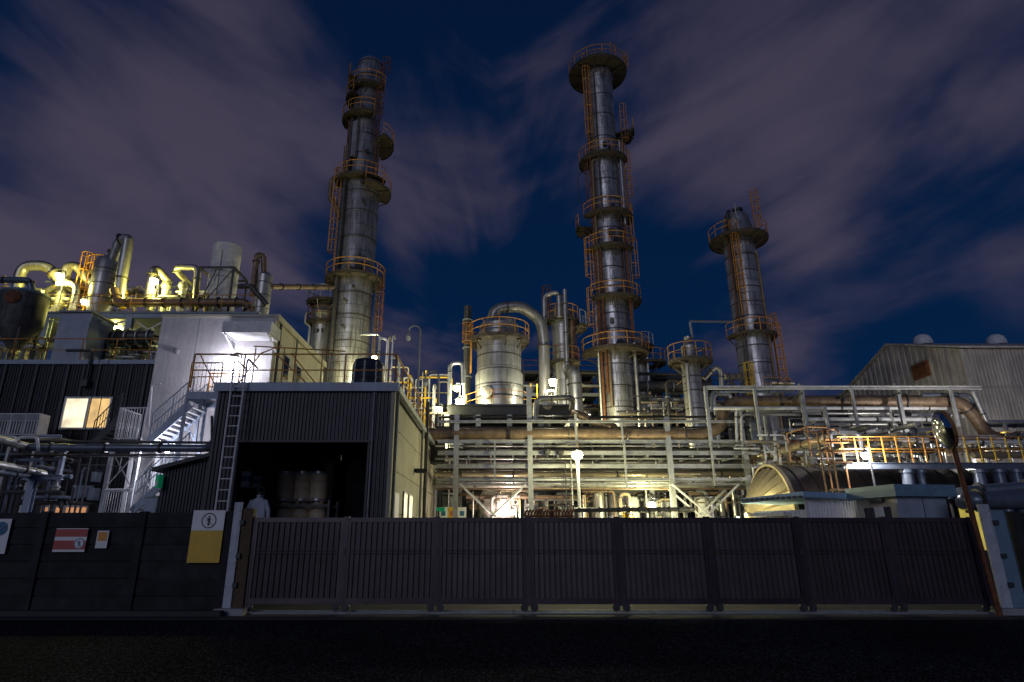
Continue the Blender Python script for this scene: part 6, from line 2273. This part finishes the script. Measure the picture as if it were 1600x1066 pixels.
def vees(row, n, u0, u1, v0, v1, Y0, Y1, group, where, mats, rs, L=(1, 4)):
    items = sorted((v0 + (v1 - v0) * (i + .5) / n for i in range(n)))
    for i, v in enumerate(items):
        Y = random.uniform(Y0, Y1)
        u = random.uniform(u0, u1)
        a = at(u, v, Y)
        l = random.uniform(*L)
        r = random.choice(rs)
        m = random.choice(mats)
        pts = [(a.x - l / 2, Y, a.z), (a.x + l / 2, Y, a.z), (a.x + l / 2, Y + random.uniform(.3, 1.5), a.z) if random.random() < .5 else (a.x + l / 2, Y, a.z - random.uniform(.3, 1))]
        lab = 'short level pipe, %s from the top %s' % (ORD[i], where)
        pipe(lab, pts, r, m, r * 2.5, group, 9, random.choice((1, 2, 3)), uv=False, valves=[(V((a.x, Y, a.z)), max(.07, r * 1.1))] if random.random() < .4 else ())


warm = ['pipe', 'steel', 'duct', 'pipe_d', 'insul', 'white', 'clad_s', 'brown']
risers(0, 22, 690, 1165, (712, 724), (0, 0), 34.5, 38, (.05, .07, .1, .16), warm, 'upright pipes behind the central rack', 'behind the upper gaps of the central rack')
risers(1, 24, 735, 1165, (764, 782), (0, 0), 31.5, 34, (.03, .04, .06, .09), warm, 'upright pipes under the central rack', 'under the lowest rail of the central rack')
vees(0, 8, 760, 880, 766, 800, 32, 34.5, 'short pipes under the rack', 'of the cluster right of the white lit vessel', warm, (.04, .06, .09))
vees(1, 8, 960, 1150, 764, 802, 32, 35, 'short pipes under the rack', 'of the cluster round the low bright lamp', warm, (.04, .06, .1))
risers(2, 16, 995, 1165, (590, 640), (0, 0), 42, 46, (.04, .06, .08, .12), ['pipe', 'pipe_d', 'steel', 'insul', 'brown'], 'upright pipes between the towers', 'between the middle tower and the right rack')
vees(2, 9, 1000, 1100, 612, 655, 42, 46, 'short pipes between the towers', 'right of the middle tower foot', ['pipe', 'pipe_d', 'insul', 'white'], (.05, .08, .12), (2, 5))
risers(3, 16, 1170, 1300, (690, 725), (0, 0), 26.8, 31, (.04, .05, .07, .11), ['pipe', 'steel', 'white', 'insul', 'brown', 'rusty'], 'upright pipes of the right plant', 'above the domed vessel end')
vees(3, 12, 1180, 1300, 672, 735, 26.5, 29, 'short pipes of the right plant', 'of the tangle above the domed vessel end', ['pipe', 'insul', 'steel', 'white', 'rusty'], (.04, .06, .09), (1, 3))
risers(4, 16, 1330, 1480, (672, 700), (712, 724), 23.6, 27, (.04, .06, .08, .12), ['pipe', 'white', 'insul', 'steel', 'rusty', 'clad_s'], 'upright pipes over the walkway', 'behind the walkway left of the mirror', False)
vees(4, 12, 1340, 1470, 684, 718, 23.6, 27, 'short pipes over the walkway', 'behind the walkway left of the mirror', ['pipe', 'insul', 'white', 'steel', 'pipe_d'], (.04, .06, .1), (1, 4))
risers(5, 9, 1500, 1600, (680, 700), (708, 722), 23.8, 26, (.05, .07, .1), ['pipe', 'white', 'insul', 'clad_s'], 'upright pipes over the walkway', 'behind the walkway right of the mirror', False)
vees(5, 6, 1510, 1600, 690, 718, 23.8, 26, 'short pipes over the walkway', 'behind the walkway right of the mirror', ['pipe', 'insul', 'white'], (.05, .08), (1, 3))
risers(12, 18, 1190, 1480, (640, 690), (0, 0), 29.6, 33, (.03, .04, .06), ['pipe', 'steel', 'white', 'pipe_d'], 'upright pipes inside the right rack', 'inside the right rack')
vees(12, 14, 1190, 1460, 640, 716, 29.5, 33, 'short pipes inside the right rack', 'inside the right rack', ['pipe', 'steel', 'white', 'pipe_d'], (.04, .05, .08), (1.5, 5))
vees(13, 14, 700, 1150, 690, 755, 33, 38, 'short pipes behind the central rack', 'deep behind the central rack', ['pipe_d', 'pipe_d', 'duct', 'brown'], (.06, .1, .16), (2, 6))
# upper deck left
risers(6, 20, 8, 320, (440, 462), (480, 487), 32, 35.5, (.05, .08, .12, .18), ['duct', 'insul', 'steel', 'clad_s', 'pipe', 'yellow'], 'upright pipes on the upper left deck', 'on the lit upper deck', False, .6)
vees(6, 8, 60, 200, 455, 484, 32.5, 35, 'short pipes on the upper left deck', 'at the left half of the lit upper deck', ['duct', 'insul', 'clad_s'], (.08, .12, .18), (1, 3))
vees(7, 6, 235, 330, 455, 470, 32, 34, 'short pipes on the upper left deck', 'at the right half of the lit upper deck', ['duct', 'insul', 'steel'], (.05, .08), (1, 2.5))
risers(7, 9, 0, 80, (528, 545), (562, 566), 29, 34, (.06, .1, .15), ['pipe_d', 'steel', 'duct', 'insul'], 'upright pipes behind the roof railing', 'behind the roof railing left of the cabinet', False)
risers(8, 14, 158, 245, (528, 545), (562, 566), 29.5, 34, (.05, .08, .12), ['pipe_d', 'steel', 'duct', 'insul'], 'upright pipes behind the roof railing', 'behind the roof railing right of the cabinet', False)
vees(8, 7, 170, 235, 532, 560, 29.5, 33, 'short pipes behind the roof railing', 'between the roof cabinet and the white building', ['pipe_d', 'steel', 'duct'], (.05, .08), (1, 2))
# behind the shed's roof rail
risers(9, 14, 592, 690, (572, 612), (0, 0), 40, 46, (.05, .07, .11), ['insul', 'yellow', 'steel', 'pipe'], 'upright pipes beyond the shed roof', 'beyond the shed roof railing')
vees(9, 8, 590, 680, 586, 650, 40, 46, 'short pipes beyond the shed roof', 'beyond the shed roof railing', ['insul', 'yellow', 'steel'], (.06, .1), (2, 4))
# dark yard at the left
risers(10, 14, 4, 150, (708, 735), (0, 0), 22.5, 26, (.03, .04, .06), ['pipe_d', 'pipe_d', 'pipe_b', 'dgrey'], 'upright pipes in the dark left yard', 'in the dark yard below the left pipes')
vees(10, 10, 20, 150, 706, 790, 22.5, 26, 'short pipes in the dark left yard', 'in the dark yard left of the braced tower', ['pipe_d', 'pipe_d', 'pipe_b', 'dgrey'], (.03, .05, .07), (.8, 2.5))
risers(11, 6, 590, 625, (520, 575), (0, 0), 38, 40, (.06, .09), ['pipe', 'steel', 'insul'], 'upright pipes right of the left tower', 'in the group right of the left tower foot', True, .7)

# ================================================================== LAMPS
fl = 'lamps lit in the plant'
WGR = (1.0, .98, .72)
YG = (1.0, .90, .18)
flood('fierce white lamp in front of the white building beside the ladder', at(366, 567, 24.0), at(350, 580, 24.8), WHT, 150, .26, szr, fl, lens='lamp_w')
flood('white lamp on a post behind the fat slate pipe under the stairs', at(262, 703, 22.2), at(270, 740, 24), WHT, 130, .12, 0, fl, lens='lamp_w')
flood('left of the yellow lamps glowing on the upper roof deck', at(93, 432, 31.8), at(60, 460, 32), YG, 520, .2, dk, fl)
flood('yellow lamp glowing beside the sloping duct on the upper roof deck', at(240, 440, 31.8), at(250, 470, 33), YG, 480, .2, dk, fl)
flood('yellow lamp low among the pipes at the middle of the upper roof deck', at(131, 472, 31.9), at(150, 480, 33), YG, 420, .16, dk, fl)
flood('yellow lamp inside the steel frame under the upper deck', at(185, 515, 33.5), at(120, 520, 34), YG, 450, .16, dz, fl)
flood('upper of two yellow lamps left of the silver vessel', at(713, 607, 38.2), at(760, 590, 40), WGR, 260, .22, dz0, fl)
flood('lower of two yellow lamps left of the silver vessel', at(718, 629, 37.6), at(770, 600, 40), YEL, 300, .26, dz0, fl)
flood('brilliant yellow lamp right of the silver vessel', at(864, 598, 37.4), at(830, 620, 40), WGR, 480, .26, dz0, fl)
flood('small yellow lamp beyond the far corner of the shed', at(685, 640, 36.5), at(660, 640, 40), YEL, 350, .2, 0, fl)
flood('faint yellow lamp at the shed corner under the rack rail', at(696, 697, 32), at(660, 720, 30), YEL, 160, .12, 0, fl)
flood('low white lamp blazing just above the gate under the rack', at(1018, 790, 29.0), at(1020, 800, 33), YEL, 600, .2, 0, fl, off=.5)
flood('white lamp aimed at the pale horizontal vessel under the rack', at(800, 800, 30.5), at(775, 788, HY), PNK, 260, .14, 0, fl, lens='lamp_w')
flood('yellow lamp deep behind the rack near the middle tower foot', at(918, 655, 43.5), at(960, 640, 48), YEL, 1100, .22, 0, fl)
flood('yellow lamp deep behind the rack near the slim column', at(1080, 735, 36.5), at(1090, 640, 40), YEL, 320, .22, 0, fl)
flood('white lamp over the walkway behind the traffic mirror', at(1535, 694, 25.2), at(1450, 660, 28.5), (1, .95, .9), 420, .16, 0, fl, lens='lamp_w')
flood('white lamp low behind the walkway lighting the white level pipes', at(1352, 712, 21.8), at(1350, 660, 28.9), (1, .97, .94), 420, .14, 0, fl, lens='lamp_w')
flood('yellow lamp low left of the domed vessel end', at(1150, 822, 23.0), at(1180, 770, 25), YEL, 300, .18, 0, fl)
flood('yellow lamp on the roof beyond the left tower foot', at(585, 560, 40.5), at(550, 520, 45), YEL, 800, .18, 0, fl)
flood('yellow lamp between the small column and the left tower', at(498, 588, 40), at(503, 530, 46), YEL, 420, .16, 0, fl)
flood('yellow lamp inside the right pipework above the domed vessel', at(1290, 735, 25.0), at(1250, 700, 28), (1, .85, .5), 160, .12, 0, fl)
flood('white yard lamp behind the walkway lighting the warehouse wall', at(1575, 702, 33), at(1560, 600, 42), (1, .93, .85), 1200, .2, 0, fl, lens='lamp_w')
# the lamp post in front of the rack
p = at(902, 711, 28.6)
t = thing('lamp_post', 'white post with the brightest lamp in front of the central rack', 'lamp post', (p.x, 28.6, 0))
MB().tube([(p.x, 28.6, 0), (p.x, 28.6, p.z - .22)], .075, 12).build('post', M['white'], t)
MB().lathe([(.001, p.z + .26), (.10, p.z + .24), (.20, p.z + .17), (.22, p.z + .14), (.001, p.z + .14)], (p.x, 28.6, 0), 18).build('cap', M['steel'], t)
MB().lathe([(.08, p.z - .24), (.22, p.z - .12), (.26, p.z + .0), (.22, p.z + .11), (.10, p.z + .14)], (p.x, 28.6, 0), 18).build('globe', M['lamp_y'], t)
light(t, (p.x, 28.25, p.z), YEL, 650, .12)

for k in LABELS:
    if not 4 <= len(k.split()) <= 16:
        print('LABEL LENGTH', k)
dup = {k: v for k, v in LABELS.items() if len(v) > 1}
if dup:
    print('DUPLICATE LABELS', dup)
